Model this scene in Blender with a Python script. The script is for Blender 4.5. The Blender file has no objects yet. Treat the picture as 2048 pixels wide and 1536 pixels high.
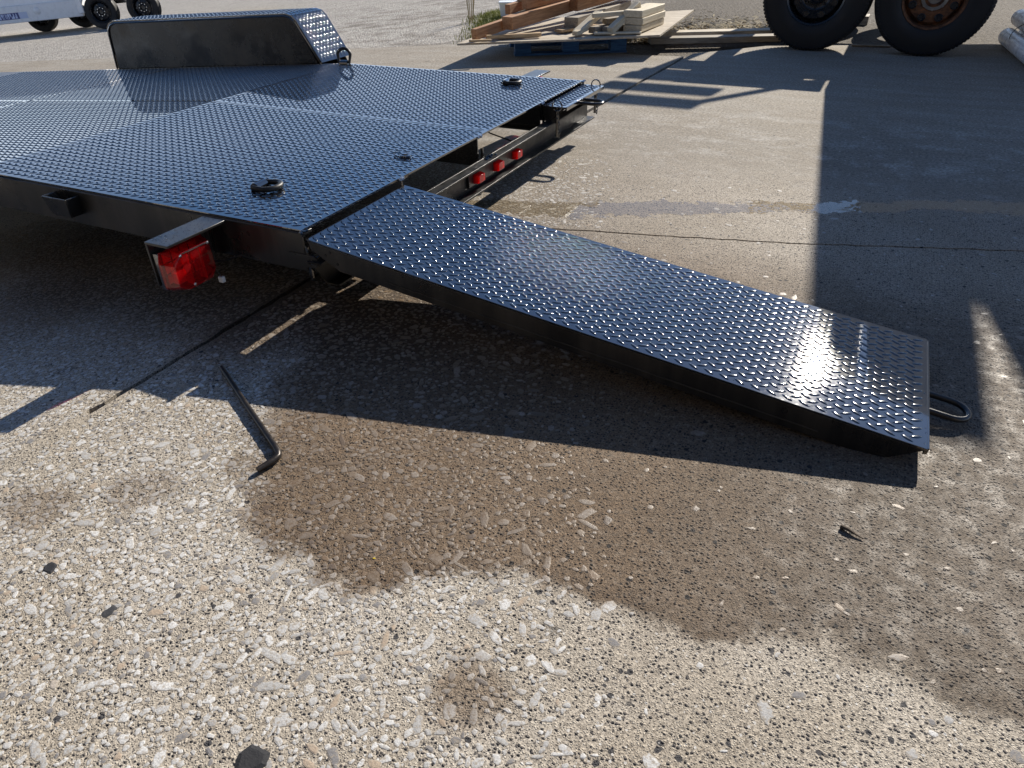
import bpy, bmesh, math, random
from mathutils import Vector, Matrix
from math import sin, cos, pi, radians, sqrt

# ------------------------------------------------------------------ camera, sky, sun, exposure
scn = bpy.context.scene
col = scn.collection
random.seed(7)

cam_d = bpy.data.cameras.new('camera')
cam = bpy.data.objects.new('camera', cam_d); col.objects.link(cam)
right = Vector((0.90004669, 0.43528979, -0.02106254))
down = Vector((0.2273527, -0.51001618, -0.82943888))
fwd = Vector((-0.37178852, 0.74189372, -0.55820025))
CAM = Vector((1.292, -1.347, 0.9636))
cam.matrix_world = Matrix(((right.x, -down.x, -fwd.x, CAM.x), (right.y, -down.y, -fwd.y, CAM.y),
                           (right.z, -down.z, -fwd.z, CAM.z), (0, 0, 0, 1)))
cam_d.sensor_width = 36.0; cam_d.lens = 24.886
cam_d.clip_start = 0.02; cam_d.clip_end = 3000
scn.camera = cam

SUN = Vector((0.28, 1.78, 1.0)).normalized()          # towards the sun
world = bpy.data.worlds.new('World'); scn.world = world; world.use_nodes = True
wn = world.node_tree.nodes; wl = world.node_tree.links
bg = wn['Background']
sky = wn.new('ShaderNodeTexSky'); sky.sky_type = 'NISHITA'; sky.sun_disc = False
sky.sun_elevation = math.asin(SUN.z); sky.sun_rotation = math.atan2(SUN.x, SUN.y)
sky.air_density = 1.0; sky.dust_density = 0.15; sky.ozone_density = 7.0
# thin bright cloud low over the horizon, all the way round
tc = wn.new('ShaderNodeTexCoord'); sp = wn.new('ShaderNodeSeparateXYZ'); wl.new(tc.outputs['Generated'], sp.inputs[0])
mp = wn.new('ShaderNodeMapping'); mp.inputs['Scale'].default_value = (1, 1, 4.5); wl.new(tc.outputs['Generated'], mp.inputs[0])
nz = wn.new('ShaderNodeTexNoise'); nz.inputs['Scale'].default_value = 2.6; nz.inputs['Detail'].default_value = 6; wl.new(mp.outputs[0], nz.inputs['Vector'])
el = wn.new('ShaderNodeMapRange'); wl.new(sp.outputs[2], el.inputs[0])
for k_, v_ in zip(('From Min', 'From Max', 'To Min', 'To Max'), (.07, .30, 1.0, 0.0)): el.inputs[k_].default_value = v_
cl = wn.new('ShaderNodeMapRange'); wl.new(nz.outputs[0], cl.inputs[0])
for k_, v_ in zip(('From Min', 'From Max', 'To Min', 'To Max'), (.30, .62, .45, 1.0)): cl.inputs[k_].default_value = v_
ml = wn.new('ShaderNodeMath'); ml.operation = 'MULTIPLY'; wl.new(el.outputs[0], ml.inputs[0]); wl.new(cl.outputs[0], ml.inputs[1])
mxw = wn.new('ShaderNodeMix'); mxw.data_type = 'RGBA'; wl.new(ml.outputs[0], mxw.inputs[0]); wl.new(sky.outputs[0], mxw.inputs[6]); mxw.inputs[7].default_value = (10.5, 11.6, 13.6, 1)
wl.new(mxw.outputs[2], bg.inputs[0]); bg.inputs[1].default_value = 0.074
sun_d = bpy.data.lights.new('sun', 'SUN'); sun_d.energy = 5.0; sun_d.angle = radians(0.53); sun_d.color = (1.0, 0.925, 0.81)
sun_o = bpy.data.objects.new('sun', sun_d); col.objects.link(sun_o)
sun_o.rotation_euler = SUN.to_track_quat('Z', 'Y').to_euler(); sun_o.location = (0, 8, 8)
vs = scn.view_settings
vs.view_transform = 'Standard'; vs.look = 'None'; vs.gamma = 1.0; vs.exposure = 0.52; vs.use_curve_mapping = False

# ------------------------------------------------------------------ node helper
class NT:
    def __init__(s, name, group=False):
        s.m = bpy.data.materials.new(name); s.m.use_nodes = True
        s.t = s.m.node_tree; s.b = s.t.nodes['Principled BSDF']; s._pos = None
    def n(s, typ, ins=None, **kw):
        nd = s.t.nodes.new('ShaderNode' + typ)
        for k, v in kw.items(): setattr(nd, k, v)
        for k, v in (ins or {}).items(): s.set(nd.inputs[k], v)
        return nd
    def set(s, sock, v):
        if isinstance(v, bpy.types.NodeSocket): s.t.links.new(v, sock)
        else: sock.default_value = v if not (isinstance(v, tuple) and len(v) == 3 and sock.type == 'RGBA') else (*v, 1)
    def p(s, **kw):
        for k, v in kw.items(): s.set(s.b.inputs[k.replace('_', ' ')], v)
    @property
    def pos(s):
        if s._pos is None: s._pos = s.n('NewGeometry').outputs['Position']
        return s._pos
    @property
    def obj(s): return s.n('TexCoord').outputs['Object']
    def noise(s, scale, detail=3, rough=.55, vec=None, dist=0):
        return s.n('TexNoise', {'Vector': vec if vec is not None else s.pos, 'Scale': scale, 'Detail': detail, 'Roughness': rough, 'Distortion': dist}).outputs[0]
    def voro(s, scale, vec=None, feature='F1', out=0, rnd=1.0):
        return s.n('TexVoronoi', {'Vector': vec if vec is not None else s.pos, 'Scale': scale, 'Randomness': rnd}, feature=feature).outputs[out]
    def ramp(s, x, a, b, lo=0.0, hi=1.0, smooth=True):
        return s.n('MapRange', {'Value': x, 'From Min': a, 'From Max': b, 'To Min': lo, 'To Max': hi},
                   interpolation_type='SMOOTHSTEP' if smooth else 'LINEAR').outputs[0]
    def math(s, op, a, b=0.0, c=0.0, clamp=False):
        nd = s.n('Math', operation=op, use_clamp=clamp)
        for i, v in enumerate((a, b, c)): s.set(nd.inputs[i], v)
        return nd.outputs[0]
    def mix(s, f, a, b, mode='MIX'):
        nd = s.n('Mix', data_type='RGBA', blend_type=mode)
        s.set(nd.inputs[0], f); s.set(nd.inputs[6], a); s.set(nd.inputs[7], b)
        return nd.outputs[2]
    def xyz(s, vec=None):
        return s.n('SeparateXYZ', {0: vec if vec is not None else s.pos}).outputs
    def bump(s, h, strength=.5, dist=.002, prev=None):
        nd = s.n('Bump', {'Height': h, 'Strength': strength, 'Distance': dist})
        if prev is not None: s.set(nd.inputs['Normal'], prev)
        return nd.outputs[0]
    def rnd(s): return s.n('ObjectInfo').outputs['Random']

def simple(name, colr, rough=.5, metal=0.0, var=.12, scale=30, bump=0.0, spec=.5, rvar=.1):
    N = NT(name); o = N.obj
    nz = N.noise(scale, 4, .6, o)
    c = N.mix(nz, tuple(v * (1 - var * 2) for v in colr), tuple(min(1, v * (1 + var * 2)) for v in colr))
    N.p(Base_Color=c, Roughness=N.ramp(nz, .3, .7, max(.02, rough - rvar), min(1, rough + rvar)), Metallic=metal)
    N.b.inputs['Specular IOR Level'].default_value = spec
    if bump: N.p(Normal=N.bump(N.noise(scale * 3, 4, .6, o), bump, .002))
    return N.m

# ------------------------------------------------------------------ geometry helper
class MB:
    def __init__(s): s.v = []; s.f = []
    def add(s, vs, fs):
        o = len(s.v); s.v += [tuple(v) for v in vs]; s.f += [tuple(i + o for i in f) for f in fs]; return s
    def box(s, a, b):
        x0, y0, z0 = a; x1, y1, z1 = b
        return s.add([(x0,y0,z0),(x1,y0,z0),(x1,y1,z0),(x0,y1,z0),(x0,y0,z1),(x1,y0,z1),(x1,y1,z1),(x0,y1,z1)],
                     [(0,3,2,1),(4,5,6,7),(0,1,5,4),(1,2,6,5),(2,3,7,6),(3,0,4,7)])
    def hexa(s, pts): return s.add(pts, [(0,3,2,1),(4,5,6,7),(0,1,5,4),(1,2,6,5),(2,3,7,6),(3,0,4,7)])
    def beam(s, p, q, w, h, up=(0,0,1)):
        p = Vector(p); q = Vector(q); d = (q - p).normalized(); sd = d.cross(Vector(up)).normalized(); u = sd.cross(d)
        a = sd * w / 2; b = u * h / 2
        return s.hexa([p-a-b, q-a-b, q+a-b, p+a-b, p-a+b, q-a+b, q+a+b, p+a+b])
    def prism(s, poly, n, lo, hi):
        # poly: list of 2D pts, n: axis extruded ('x','y','z')
        def P(a, b, t):
            return {'x': (t, a, b), 'y': (a, t, b), 'z': (a, b, t)}[n]
        k = len(poly)
        vs = [P(a, b, lo) for a, b in poly] + [P(a, b, hi) for a, b in poly]
        fs = [tuple(range(k))[::-1], tuple(range(k, 2*k))] + [(i, (i+1) % k, k + (i+1) % k, k + i) for i in range(k)]
        return s.add(vs, fs)
    def tube(s, pts, r, n=8, closed=False, cap=True):
        pts = [Vector(p) for p in pts]; k = len(pts); vs = []; fs = []
        up = None
        for i, p in enumerate(pts):
            if closed: d = pts[(i+1) % k] - pts[i-1]
            else: d = pts[min(i+1, k-1)] - pts[max(i-1, 0)]
            d.normalize()
            if up is None:
                up = Vector((0,0,1)) if abs(d.z) < .9 else Vector((1,0,0))
            sd = d.cross(up).normalized(); up = sd.cross(d)
            rr = r[i] if isinstance(r, (list, tuple)) else r
            vs += [p + (sd * cos(2*pi*j/n) + up * sin(2*pi*j/n)) * rr for j in range(n)]
        m = k if closed else k - 1
        for i in range(m):
            for j in range(n):
                a = i*n + j; b = i*n + (j+1) % n; c = ((i+1) % k)*n + (j+1) % n; d = ((i+1) % k)*n + j
                fs.append((a, d, c, b))
        if cap and not closed: fs += [tuple(range(n)), tuple(range((k-1)*n, k*n))[::-1]]
        return s.add(vs, fs)
    def lathe(s, prof, n=32, axis='y', c=(0,0,0)):
        # prof: (radius, offset along axis)
        k = len(prof); vs = []
        for j in range(n):
            a = 2*pi*j/n
            for r, t in prof:
                if axis == 'y': vs.append((c[0] + r*cos(a), c[1] + t, c[2] + r*sin(a)))
                elif axis == 'z': vs.append((c[0] + r*cos(a), c[1] + r*sin(a), c[2] + t))
                else: vs.append((c[0] + t, c[1] + r*cos(a), c[2] + r*sin(a)))
        fs = []
        for j in range(n):
            for i in range(k-1):
                fs.append((j*k+i, ((j+1) % n)*k+i, ((j+1) % n)*k+i+1, j*k+i+1))
        return s.add(vs, fs)
    def xf(s, M):
        s.v = [tuple(M @ Vector(v)) for v in s.v]; return s
    def mesh(s, name, smooth=False, angle=40):
        me = bpy.data.meshes.new(name); me.from_pydata(s.v, [], s.f); me.update()
        bm = bmesh.new(); bm.from_mesh(me); bmesh.ops.recalc_face_normals(bm, faces=bm.faces); bm.to_mesh(me); bm.free()
        if smooth:
            me.shade_smooth(); me.set_sharp_from_angle(angle=radians(angle))
        return me
    def build(s, name, mat, parent=None, smooth=False, bevel=0, angle=40):
        me = s.mesh(name, smooth or bevel > 0, angle); me.materials.append(mat)
        o = bpy.data.objects.new(name, me); col.objects.link(o); o.parent = parent
        if bevel:
            md = o.modifiers.new('bevel', 'BEVEL'); md.width = bevel; md.segments = 2; md.limit_method = 'ANGLE'
        return o

def tag(o, label, cat, group=None):
    o['label'] = label; o['category'] = cat
    if group: o['group'] = group
    return o
def struct(o): o['kind'] = 'structure'; return o
def empty(name, loc=(0,0,0), rot=(0,0,0)):
    o = bpy.data.objects.new(name, None); col.objects.link(o); o.location = loc; o.rotation_euler = rot
    o.empty_display_size = .1
    return o
def link_copy(o, parent=None, name=None):
    c = o.copy(); col.objects.link(c); c.parent = parent
    if name: c.name = name
    return c
def arc(cx, cy, r, a0, a1, n):
    return [(cx + r*cos(a0 + (a1-a0)*i/n), cy + r*sin(a0 + (a1-a0)*i/n)) for i in range(n+1)]

SLOPE = 0.0738; XB = -1.9
def gz(x):                                   # the yard falls away to the left of the apron
    d = XB - x
    return 0.0 if d < -.3 else -SLOPE * ((d + .3) ** 2 / 1.2 if d < .3 else d)

def sstep(a, b, x):
    t = min(1, max(0, (x - a) / (b - a))); return t * t * (3 - 2 * t)
def slab_z(x, y):                            # the left slab has settled a little and falls away from the joint
    if x > -.2: return 0.0
    k = sstep(1.5, 3.0, y)
    return -(.004 + .11 * (-.2 - x)) * (1 - k) + gz(x) * k

# ------------------------------------------------------------------ materials
def wet_nodes(N):
    """Where water from the washed ramp has run over the apron (world metres)."""
    X, Y, Z = N.xyz()
    fc = N.n('FloatCurve', {'Value': N.ramp(X, -.4, 2.0, 0, 1, False)})
    cv = fc.mapping.curves[0]
    pts = [(-.4,-.30),(-.1,-.42),(.1,-.50),(.217,-.60),(.383,-.665),(.508,-.742),(.65,-.72),(.811,-.652),(1.006,-.60),(1.10,-.605),(1.162,-.625),(1.29,-.585),(1.412,-.52),(1.46,-.535),(1.52,-.555),(1.68,-.53),(2.0,-.47)]
    for i, (a, b) in enumerate(pts):
        x = (a + .4) / 2.4; y = b + 1.0
        if i == 0: cv.points[0].location = (x, y)
        elif i == len(pts) - 1: cv.points[1].location = (x, y)
        else: cv.points.new(x, y)
    for p_ in cv.points: p_.handle_type = 'VECTOR'
    fc.mapping.update()
    nz = N.noise(9, 4, .6); nf = N.noise(60, 3, .6)
    yb = N.math('SUBTRACT', fc.outputs[0], 1.0)
    d = N.math('SUBTRACT', Y, yb)
    d = N.math('ADD', d, N.math('MULTIPLY_ADD', nz, .16, -.08)); d = N.math('ADD', d, N.math('MULTIPLY_ADD', nf, .05, -.025))
    d = N.math('ADD', d, N.math('MULTIPLY_ADD', N.noise(3.4, 2, .5), .22, -.11))
    wet = N.ramp(d, -.02, .04)
    left = N.ramp(N.math('ADD', X, N.math('ADD', N.math('MULTIPLY', Y, .55), N.math('MULTIPLY_ADD', nz, .3, -.15))), -.16, .06)   # dry apron at the left of the run
    wet = N.math('MULTIPLY', wet, left)
    def spot(cx, cy, r, k=1.0):
        dd = N.n('VectorMath', {0: N.pos, 1: (cx, cy, 0)}, operation='DISTANCE').outputs['Value']
        dd = N.math('ADD', dd, N.math('MULTIPLY_ADD', nz, .16, -.08))
        return N.math('MULTIPLY', N.ramp(dd, r, r * .3), k)
    for a in ((.945, -.83, .085, .75), (-.02, -.84, .10, .6), (.13, -.72, .09, .5), (.02, .05, .35, .9), (-.5, .30, .85, 1.0), (-.15, -.02, .42, .9), (-1.2, .5, .9, 1.0), (-1.0, .1, .7, .9), (.25, .12, .4, 1.0)):  # wet spots; those under the trailer also put its shade into the colour
        wet = N.math('MAXIMUM', wet, spot(*a))
    far = N.ramp(N.math('ADD', Y, N.math('MULTIPLY_ADD', N.noise(2.5, 3), 1.6, -.8)), 1.9, 2.9, 1, 0)
    N.tide = N.math('MULTIPLY', N.math('MULTIPLY', N.ramp(d, -.005, .02), N.ramp(d, .11, .03)), N.math('MULTIPLY', left, N.ramp(N.noise(5, 3), .35, .6)))
    back = N.ramp(N.math('ADD', Y, N.math('MULTIPLY_ADD', nz, .3, -.15)), .55, 1.1, 1.0, .35)
    return N.math('MULTIPLY', N.math('MULTIPLY', wet, back), far), nz, nf

def mat_concrete():
    N = NT('apron_concrete'); X, Y, Z = N.xyz()
    wet, nz, nf = wet_nodes(N)
    smooth = N.ramp(N.math('ADD', Y, N.math('MULTIPLY_ADD', nz, .5, -.25)), 1.35, 2.3)         # trowelled slab further back
    wv = N.n('VectorMath', {0: N.pos, 1: N.n('VectorMath', {0: N.n('TexNoise', {'Vector': N.pos, 'Scale': 70.0}).outputs[1], 3: .006}, operation='SCALE').outputs[0]}, operation='ADD').outputs[0]
    sand = N.math('ADD', N.math('MULTIPLY', N.noise(430, 3, .7), .5), N.math('MULTIPLY', N.noise(170, 3, .65), .5))
    grit = N.voro(290, wv); gritc = N.voro(290, wv, out=1)
    peb = N.voro(150, wv); pebc = N.voro(150, wv, out=1); big = N.voro(70, wv); bigc = N.xyz(N.voro(70, wv, out=1))[0]
    gr = N.xyz(gritc)[0]; pr = N.xyz(pebc)[0]; pr2 = N.xyz(pebc)[1]
    patch = N.noise(3.2, 4, .6)
    dry = N.mix(N.ramp(sand, .36, .64), (.13, .108, .082), (.66, .58, .46))
    dry = N.mix(N.ramp(patch, .3, .75), dry, N.mix(N.ramp(sand, .36, .64), (.22, .19, .155), (.76, .69, .58)))
    # fine grit, light and dark
    gm = N.math('MULTIPLY', N.ramp(grit, .42, .30), N.ramp(gr, .45, .5))
    base = N.mix(gm, dry, N.mix(N.xyz(gritc)[1], (.07, .065, .06), (.62, .57, .48)))
    # rounded dark pebbles
    pm = N.math('MULTIPLY', N.ramp(peb, .40, .31), N.ramp(N.math('ADD', pr, N.math('MULTIPLY_ADD', patch, .6, -.3)), .50, .54))
    base = N.mix(pm, base, N.mix(pr2, (.028, .027, .028), (.16, .14, .125)))
    base = N.mix(N.math('MULTIPLY', N.ramp(big, .40, .33), N.ramp(bigc, .955, .965)), base, (.05, .048, .05))
    # pale chips
    cm = N.math('MULTIPLY', N.ramp(peb, .36, .28), N.ramp(pr, .10, .07))
    base = N.mix(cm, base, (.62, .60, .56))
    wetc = N.mix(.86, base, N.mix(N.noise(9, 5, .65), (.155, .09, .036), (.38, .24, .112)), 'MULTIPLY')
    wetc = N.mix(N.ramp(X, .95, 1.5), wetc, N.mix(.9, base, (.25, .205, .165), 'MULTIPLY'))
    base = N.mix(N.math('MULTIPLY', wet, N.ramp(nf, .2, .55, .75, 1.0)), base, wetc)
    base = N.mix(N.math('MULTIPLY', N.tide, .55), base, N.mix(1.0, base, (.55, .50, .44), 'MULTIPLY'))
    soak_shade = N.math('MULTIPLY', wet, N.math('MULTIPLY', N.ramp(X, .9, .1), N.ramp(N.math('ADD', Y, N.math('MULTIPLY_ADD', nz, .3, -.15)), -.35, .0)))  # damp ground darkened again under trailer and ramp, deepening their shade in colour
    base = N.mix(N.math('MULTIPLY', soak_shade, .8), base, N.mix(1.0, base, (.34, .32, .30), 'MULTIPLY'))
    # slab further back: finer, tan with grey wash and long wiped smears
    sm = N.n('Mapping', {'Vector': N.pos, 'Rotation': (0, 0, radians(-24)), 'Scale': (1.2, 6, 1)}).outputs[0]
    smear = N.noise(1.3, 5, .6, sm)
    coarse = N.math('ADD', N.math('MULTIPLY', N.noise(75, 4, .7), .6), N.math('MULTIPLY', sand, .4))
    slab = N.mix(N.ramp(coarse, .36, .64), (.17, .15, .125), (.46, .405, .325))
    slab = N.mix(N.ramp(smear, .35, .7), slab, N.mix(N.ramp(coarse, .36, .64), (.20, .185, .16), (.53, .48, .405)))
    slab = N.mix(N.math('MULTIPLY', gm, .35), slab, (.10, .10, .10))
    damp = N.ramp(N.math('ADD', Y, N.math('MULTIPLY_ADD', N.noise(2.2, 4), 2.0, -1.0)), 3.2, 1.6)
    slab = N.mix(N.math('MULTIPLY', damp, .55), slab, N.mix(.8, slab, (.42, .40, .38), 'MULTIPLY'))
    wash = N.math('MULTIPLY', N.ramp(N.noise(4.5, 6, .72), .48, .68, 0, .6), N.math('MULTIPLY', N.ramp(Y, .9, 1.7), N.ramp(Y, 3.4, 2.4)))
    slab = N.mix(wash, slab, N.mix(N.ramp(coarse, .36, .64), (.30, .285, .26), (.72, .69, .64)))
    slab = N.mix(N.math('MULTIPLY', N.ramp(N.voro(60, wv), .32, .24), N.ramp(N.xyz(N.voro(60, wv, out=1))[0], .72, .76)), slab, N.mix(N.xyz(N.voro(60, wv, out=1))[1], (.07, .068, .07), (.62, .58, .52)))
    base = N.mix(smooth, base, slab)
    # oil drips and tyre marks
    st = N.ramp(N.noise(5.5, 3, .5), .70, .76, 0, .55)
    base = N.mix(st, base, (.05, .045, .04))
    stain = N.noise(1.1, 5, .65)
    base = N.mix(N.ramp(stain, .35, .65, .0, .28), base, N.mix(.7, base, (.5, .42, .33), 'MULTIPLY'))
    # relief
    h = N.math('ADD', N.math('MULTIPLY', N.ramp(peb, .5, .1), N.math('MULTIPLY', N.ramp(pr, .55, .6), 1.0)), N.math('MULTIPLY', N.ramp(grit, .5, .1), .45))
    h = N.math('ADD', h, N.math('MULTIPLY', sand, .5)); h = N.math('MULTIPLY', h, N.math('MULTIPLY_ADD', smooth, -.72, 1.0))
    b1 = N.bump(N.noise(7, 4, .6), .25, .02)
    b2 = N.bump(h, .8, .003, b1)
    wr = N.math('MAXIMUM', N.math('MULTIPLY', wet, N.ramp(N.math('ADD', N.noise(26, 3), N.ramp(X, .9, 1.5, -.35, -.05)), .3, .7, .2, .75)), N.math('MULTIPLY', damp, .18))
    N.p(Base_Color=base, Roughness=N.math('MULTIPLY_ADD', wr, -.50, .90), Normal=b2)
    N.set(N.b.inputs['Specular IOR Level'], N.math('MULTIPLY_ADD', smooth, -.25, .5))
    return N.m

def mat_stone():
    N = NT('pale_aggregate'); wet, nz, nf = wet_nodes(N)
    r = N.rnd()
    at = N.n('Attribute', attribute_name='tone').outputs['Fac']
    t = N.math('FRACT', N.math('ADD', r, at))
    c = N.mix(t, (.44, .43, .41), (.77, .76, .73))
    c = N.mix(N.ramp(t, .95, .97), c, (.48, .38, .28)); c = N.mix(N.ramp(t, .10, .07), c, (.25, .24, .235))
    sp = N.noise(330, 4, .7)
    c = N.mix(N.ramp(sp, .38, .75), c, N.mix(.6, c, (.38, .38, .39), 'MULTIPLY'))
    c = N.mix(N.ramp(N.noise(140, 4, .7), .50, .62, 0, .85), c, N.mix(sp, (.22, .185, .14), (.50, .43, .34)))
    rim = N.n('Attribute', attribute_name='rim').outputs['Fac']
    bury = N.ramp(N.math('ADD', rim, N.math('MULTIPLY_ADD', N.noise(130, 4, .7), 2.2, -1.1)), .62, .95)
    c = N.mix(bury, c, N.mix(N.ramp(N.noise(420, 4, .75), .3, .7), (.20, .172, .138), (.60, .53, .43)))
    film = N.math('MULTIPLY', wet, N.ramp(N.noise(22, 3, .6), .25, .55, .80, 1.0))
    c = N.mix(N.math('MULTIPLY', film, N.ramp(N.math('FRACT', N.math('MULTIPLY', t, 7.31)), .0, 1.0, .82, 1.0)), c, N.mix(.85, N.mix(.55, c, (.30, .215, .125)), (.33, .24, .145), 'MULTIPLY'))
    N.p(Base_Color=c, Roughness=N.math('MULTIPLY_ADD', wet, -.35, .8), Normal=N.bump(sp, .5, .0015))
    return N.m

def mat_paint(name='black_paint', dirt=.25, rough=.16, colr=(.010, .0105, .012), coat=.02):
    N = NT(name)
    nz = N.noise(2.4, 5, .65); fine = N.noise(90, 4, .6); mid = N.noise(14, 4, .6)
    c = N.mix(N.math('MULTIPLY', N.ramp(nz, .40, .75), dirt), colr, (.036, .033, .030))
    c = N.mix(N.ramp(mid, .62, .8, 0, dirt * .8), c, (.05, .045, .038))
    N.p(Base_Color=c, Roughness=N.math('ADD', N.ramp(nz, .3, .7, rough * .8, rough * 1.6), N.ramp(fine, .45, .8, 0, .02)), Normal=N.bump(N.math('ADD', N.noise(5, 3, .5), N.math('MULTIPLY', N.noise(150, 2, .5), .035)), .06, .004))
    N.b.inputs['Specular IOR Level'].default_value = .9
    N.b.inputs['Coat Weight'].default_value = 1.0; N.b.inputs['Coat Roughness'].default_value = coat; N.b.inputs['Coat IOR'].default_value = 1.85
    return N.m

def mat_side(name='side_paint'):
    N = NT(name); o = N.pos
    st = N.n('Mapping', {'Vector': o, 'Scale': (14, 14, 1.2)}).outputs[0]
    nz = N.noise(1.0, 5, .6, st); lo = N.noise(3.5, 4, .6)
    c = N.mix(N.ramp(nz, .35, .75), (.012, .012, .0125), (.045, .041, .036))
    c = N.mix(N.ramp(lo, .55, .75, 0, .5), c, (.055, .045, .034))
    N.p(Base_Color=c, Roughness=N.ramp(lo, .3, .7, .22, .42), Normal=N.bump(N.noise(40, 4, .6), .08, .003))
    N.b.inputs['Coat Weight'].default_value = .25; N.b.inputs['Coat Roughness'].default_value = .15
    return N.m

def mat_rubber():
    N = NT('tyre_rubber'); o = N.obj
    nz = N.noise(9, 5, .65, o)
    N.p(Base_Color=N.mix(N.ramp(nz, .4, .75), (.005, .005, .006), (.016, .015, .0145)), Roughness=N.ramp(nz, .3, .7, .5, .75), Normal=N.bump(N.noise(120, 3, .6, o), .2, .002))
    return N.m

def mat_rust():
    N = NT('rusty_rim'); o = N.obj
    nz = N.noise(14, 6, .7, o)
    N.p(Base_Color=N.mix(N.ramp(nz, .35, .65), (.06, .028, .015), (.24, .10, .04)), Roughness=.75, Metallic=.2, Normal=N.bump(nz, .4, .004))
    return N.m

def mat_wood(name, a, b, axis=(1, 14, 14), scale=6):
    N = NT(name); o = N.obj
    v = N.n('Mapping', {'Vector': o, 'Scale': axis}).outputs[0]
    g = N.noise(scale, 6, .65, v, .8); kn = N.noise(scale * .35, 3, .6, v)
    t = N.rnd()
    c = N.mix(N.ramp(g, .3, .72), a, b)
    c = N.mix(N.ramp(kn, .62, .75, 0, .55), c, tuple(v * .35 for v in a))
    c = N.mix(N.math('MULTIPLY', t, .45), c, N.mix(1.0, c, (.55, .5, .45), 'MULTIPLY'))
    N.p(Base_Color=c, Roughness=.75, Normal=N.bump(g, .35, .003))
    return N.m

def mat_ground():
    N = NT('yard_gravel')
    big = N.noise(.35, 5, .6); mid = N.noise(2.2, 5, .65); fine = N.noise(60, 4, .7)
    st = N.voro(34); sc = N.xyz(N.voro(34, out=1))[0]; st2 = N.voro(85); sc2 = N.xyz(N.voro(85, out=1))[0]
    c = N.mix(sc, (.24, .215, .185), (.70, .66, .60))
    c = N.mix(.45, c, N.mix(sc2, (.17, .15, .13), (.72, .68, .61)))
    X, Y, Z = N.xyz()
    dirt = N.math('MULTIPLY', N.ramp(mid, .42, .68), N.ramp(X, -9, -4, .2, .85))
    c = N.mix(dirt, c, N.mix(fine, (.10, .085, .066), (.26, .22, .175)))
    soil = N.math('MULTIPLY', N.ramp(N.math('ADD', X, N.math('MULTIPLY_ADD', mid, 1.2, -.6)), -2.4, -1.2), N.ramp(Y, 4, 5, 0, 1))
    c = N.mix(soil, c, N.mix(fine, (.045, .036, .026), (.17, .135, .095)))
    c = N.mix(N.ramp(N.noise(24, 5, .75), .38, .62, 0, .55), c, N.mix(1.0, c, (.42, .40, .37), 'MULTIPLY'))
    h = N.math('ADD', N.ramp(st, .6, .1), N.math('MULTIPLY', N.ramp(st2, .6, .1), .5))
    N.p(Base_Color=c, Roughness=.93, Normal=N.bump(h, .8, .012, N.bump(mid, .3, .05)))
    return N.m

def mat_red(name, colr=(.80, .03, .04), trans=.55):
    N = NT(name); o = N.obj; t = N.t
    nrm = N.bump(N.voro(260, o), .03, .001)
    tr = N.n('BsdfTransparent', {'Color': colr}); gl = N.n('BsdfGlossy', {'Color': (1, 1, 1), 'Roughness': .06, 'Normal': nrm})
    df = N.n('BsdfDiffuse', {'Color': tuple(v * .7 for v in colr)}); tl = N.n('BsdfTranslucent', {'Color': colr})
    dm = N.n('MixShader', {0: .5, 1: df.outputs[0], 2: tl.outputs[0]})
    body = N.n('MixShader', {0: 1 - trans, 1: tr.outputs[0], 2: dm.outputs[0]})
    fr = N.n('Fresnel', {'IOR': 1.5})
    front = N.math('SUBTRACT', 1.0, N.n('NewGeometry').outputs['Backfacing'])
    mx = N.n('MixShader', {0: N.math('MULTIPLY', fr.outputs[0], front), 1: body.outputs[0], 2: gl.outputs[0]})
    t.links.new(mx.outputs[0], t.nodes['Material Output'].inputs['Surface'])
    return N.m

def mat_water():
    N = NT('puddle_water'); t = N.t
    nrm = N.bump(N.noise(16, 2, .5, dist=.6), .05, .01)
    tr = N.n('BsdfTransparent', {'Color': (.86, .83, .77)}); gl = N.n('BsdfGlossy', {'Color': (1, 1, 1), 'Roughness': .02, 'Normal': nrm})
    front = N.math('SUBTRACT', 1.0, N.n('NewGeometry').outputs['Backfacing'])
    mx = N.n('MixShader', {0: N.math('MULTIPLY', N.n('Fresnel', {'IOR': 1.40}).outputs[0], front), 1: tr.outputs[0], 2: gl.outputs[0]})
    t.links.new(mx.outputs[0], t.nodes['Material Output'].inputs['Surface'])
    return N.m

def mat_chrome(name='galvanised', c=(.62, .63, .64), r=.28):
    return simple(name, c, r, 1.0, .06, 40)

def mat_sticker():
    N = NT('blue_sticker'); o = N.obj
    X, Y, Z = N.xyz(o)
    bars = N.n('TexNoise', {'Vector': N.n('CombineXYZ', {0: N.math('MULTIPLY', X, 42.0), 1: N.math('MULTIPLY', Z, 6.0)}).outputs[0], 'Scale': 1.0, 'Detail': 1.0}).outputs[0]
    inner = N.math('MULTIPLY', N.ramp(N.math('ABSOLUTE', Z), .05, .038), N.ramp(X, .12, .10))
    inner = N.math('MULTIPLY', inner, N.ramp(X, -.30, -.285))
    c = N.mix(N.math('MULTIPLY', inner, N.ramp(bars, .47, .53)), (.03, .045, .20), (.55, .63, .85))
    c = N.mix(N.ramp(X, .13, .15), c, (.55, .62, .80))
    N.p(Base_Color=c, Roughness=.35)
    return N.m

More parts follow.
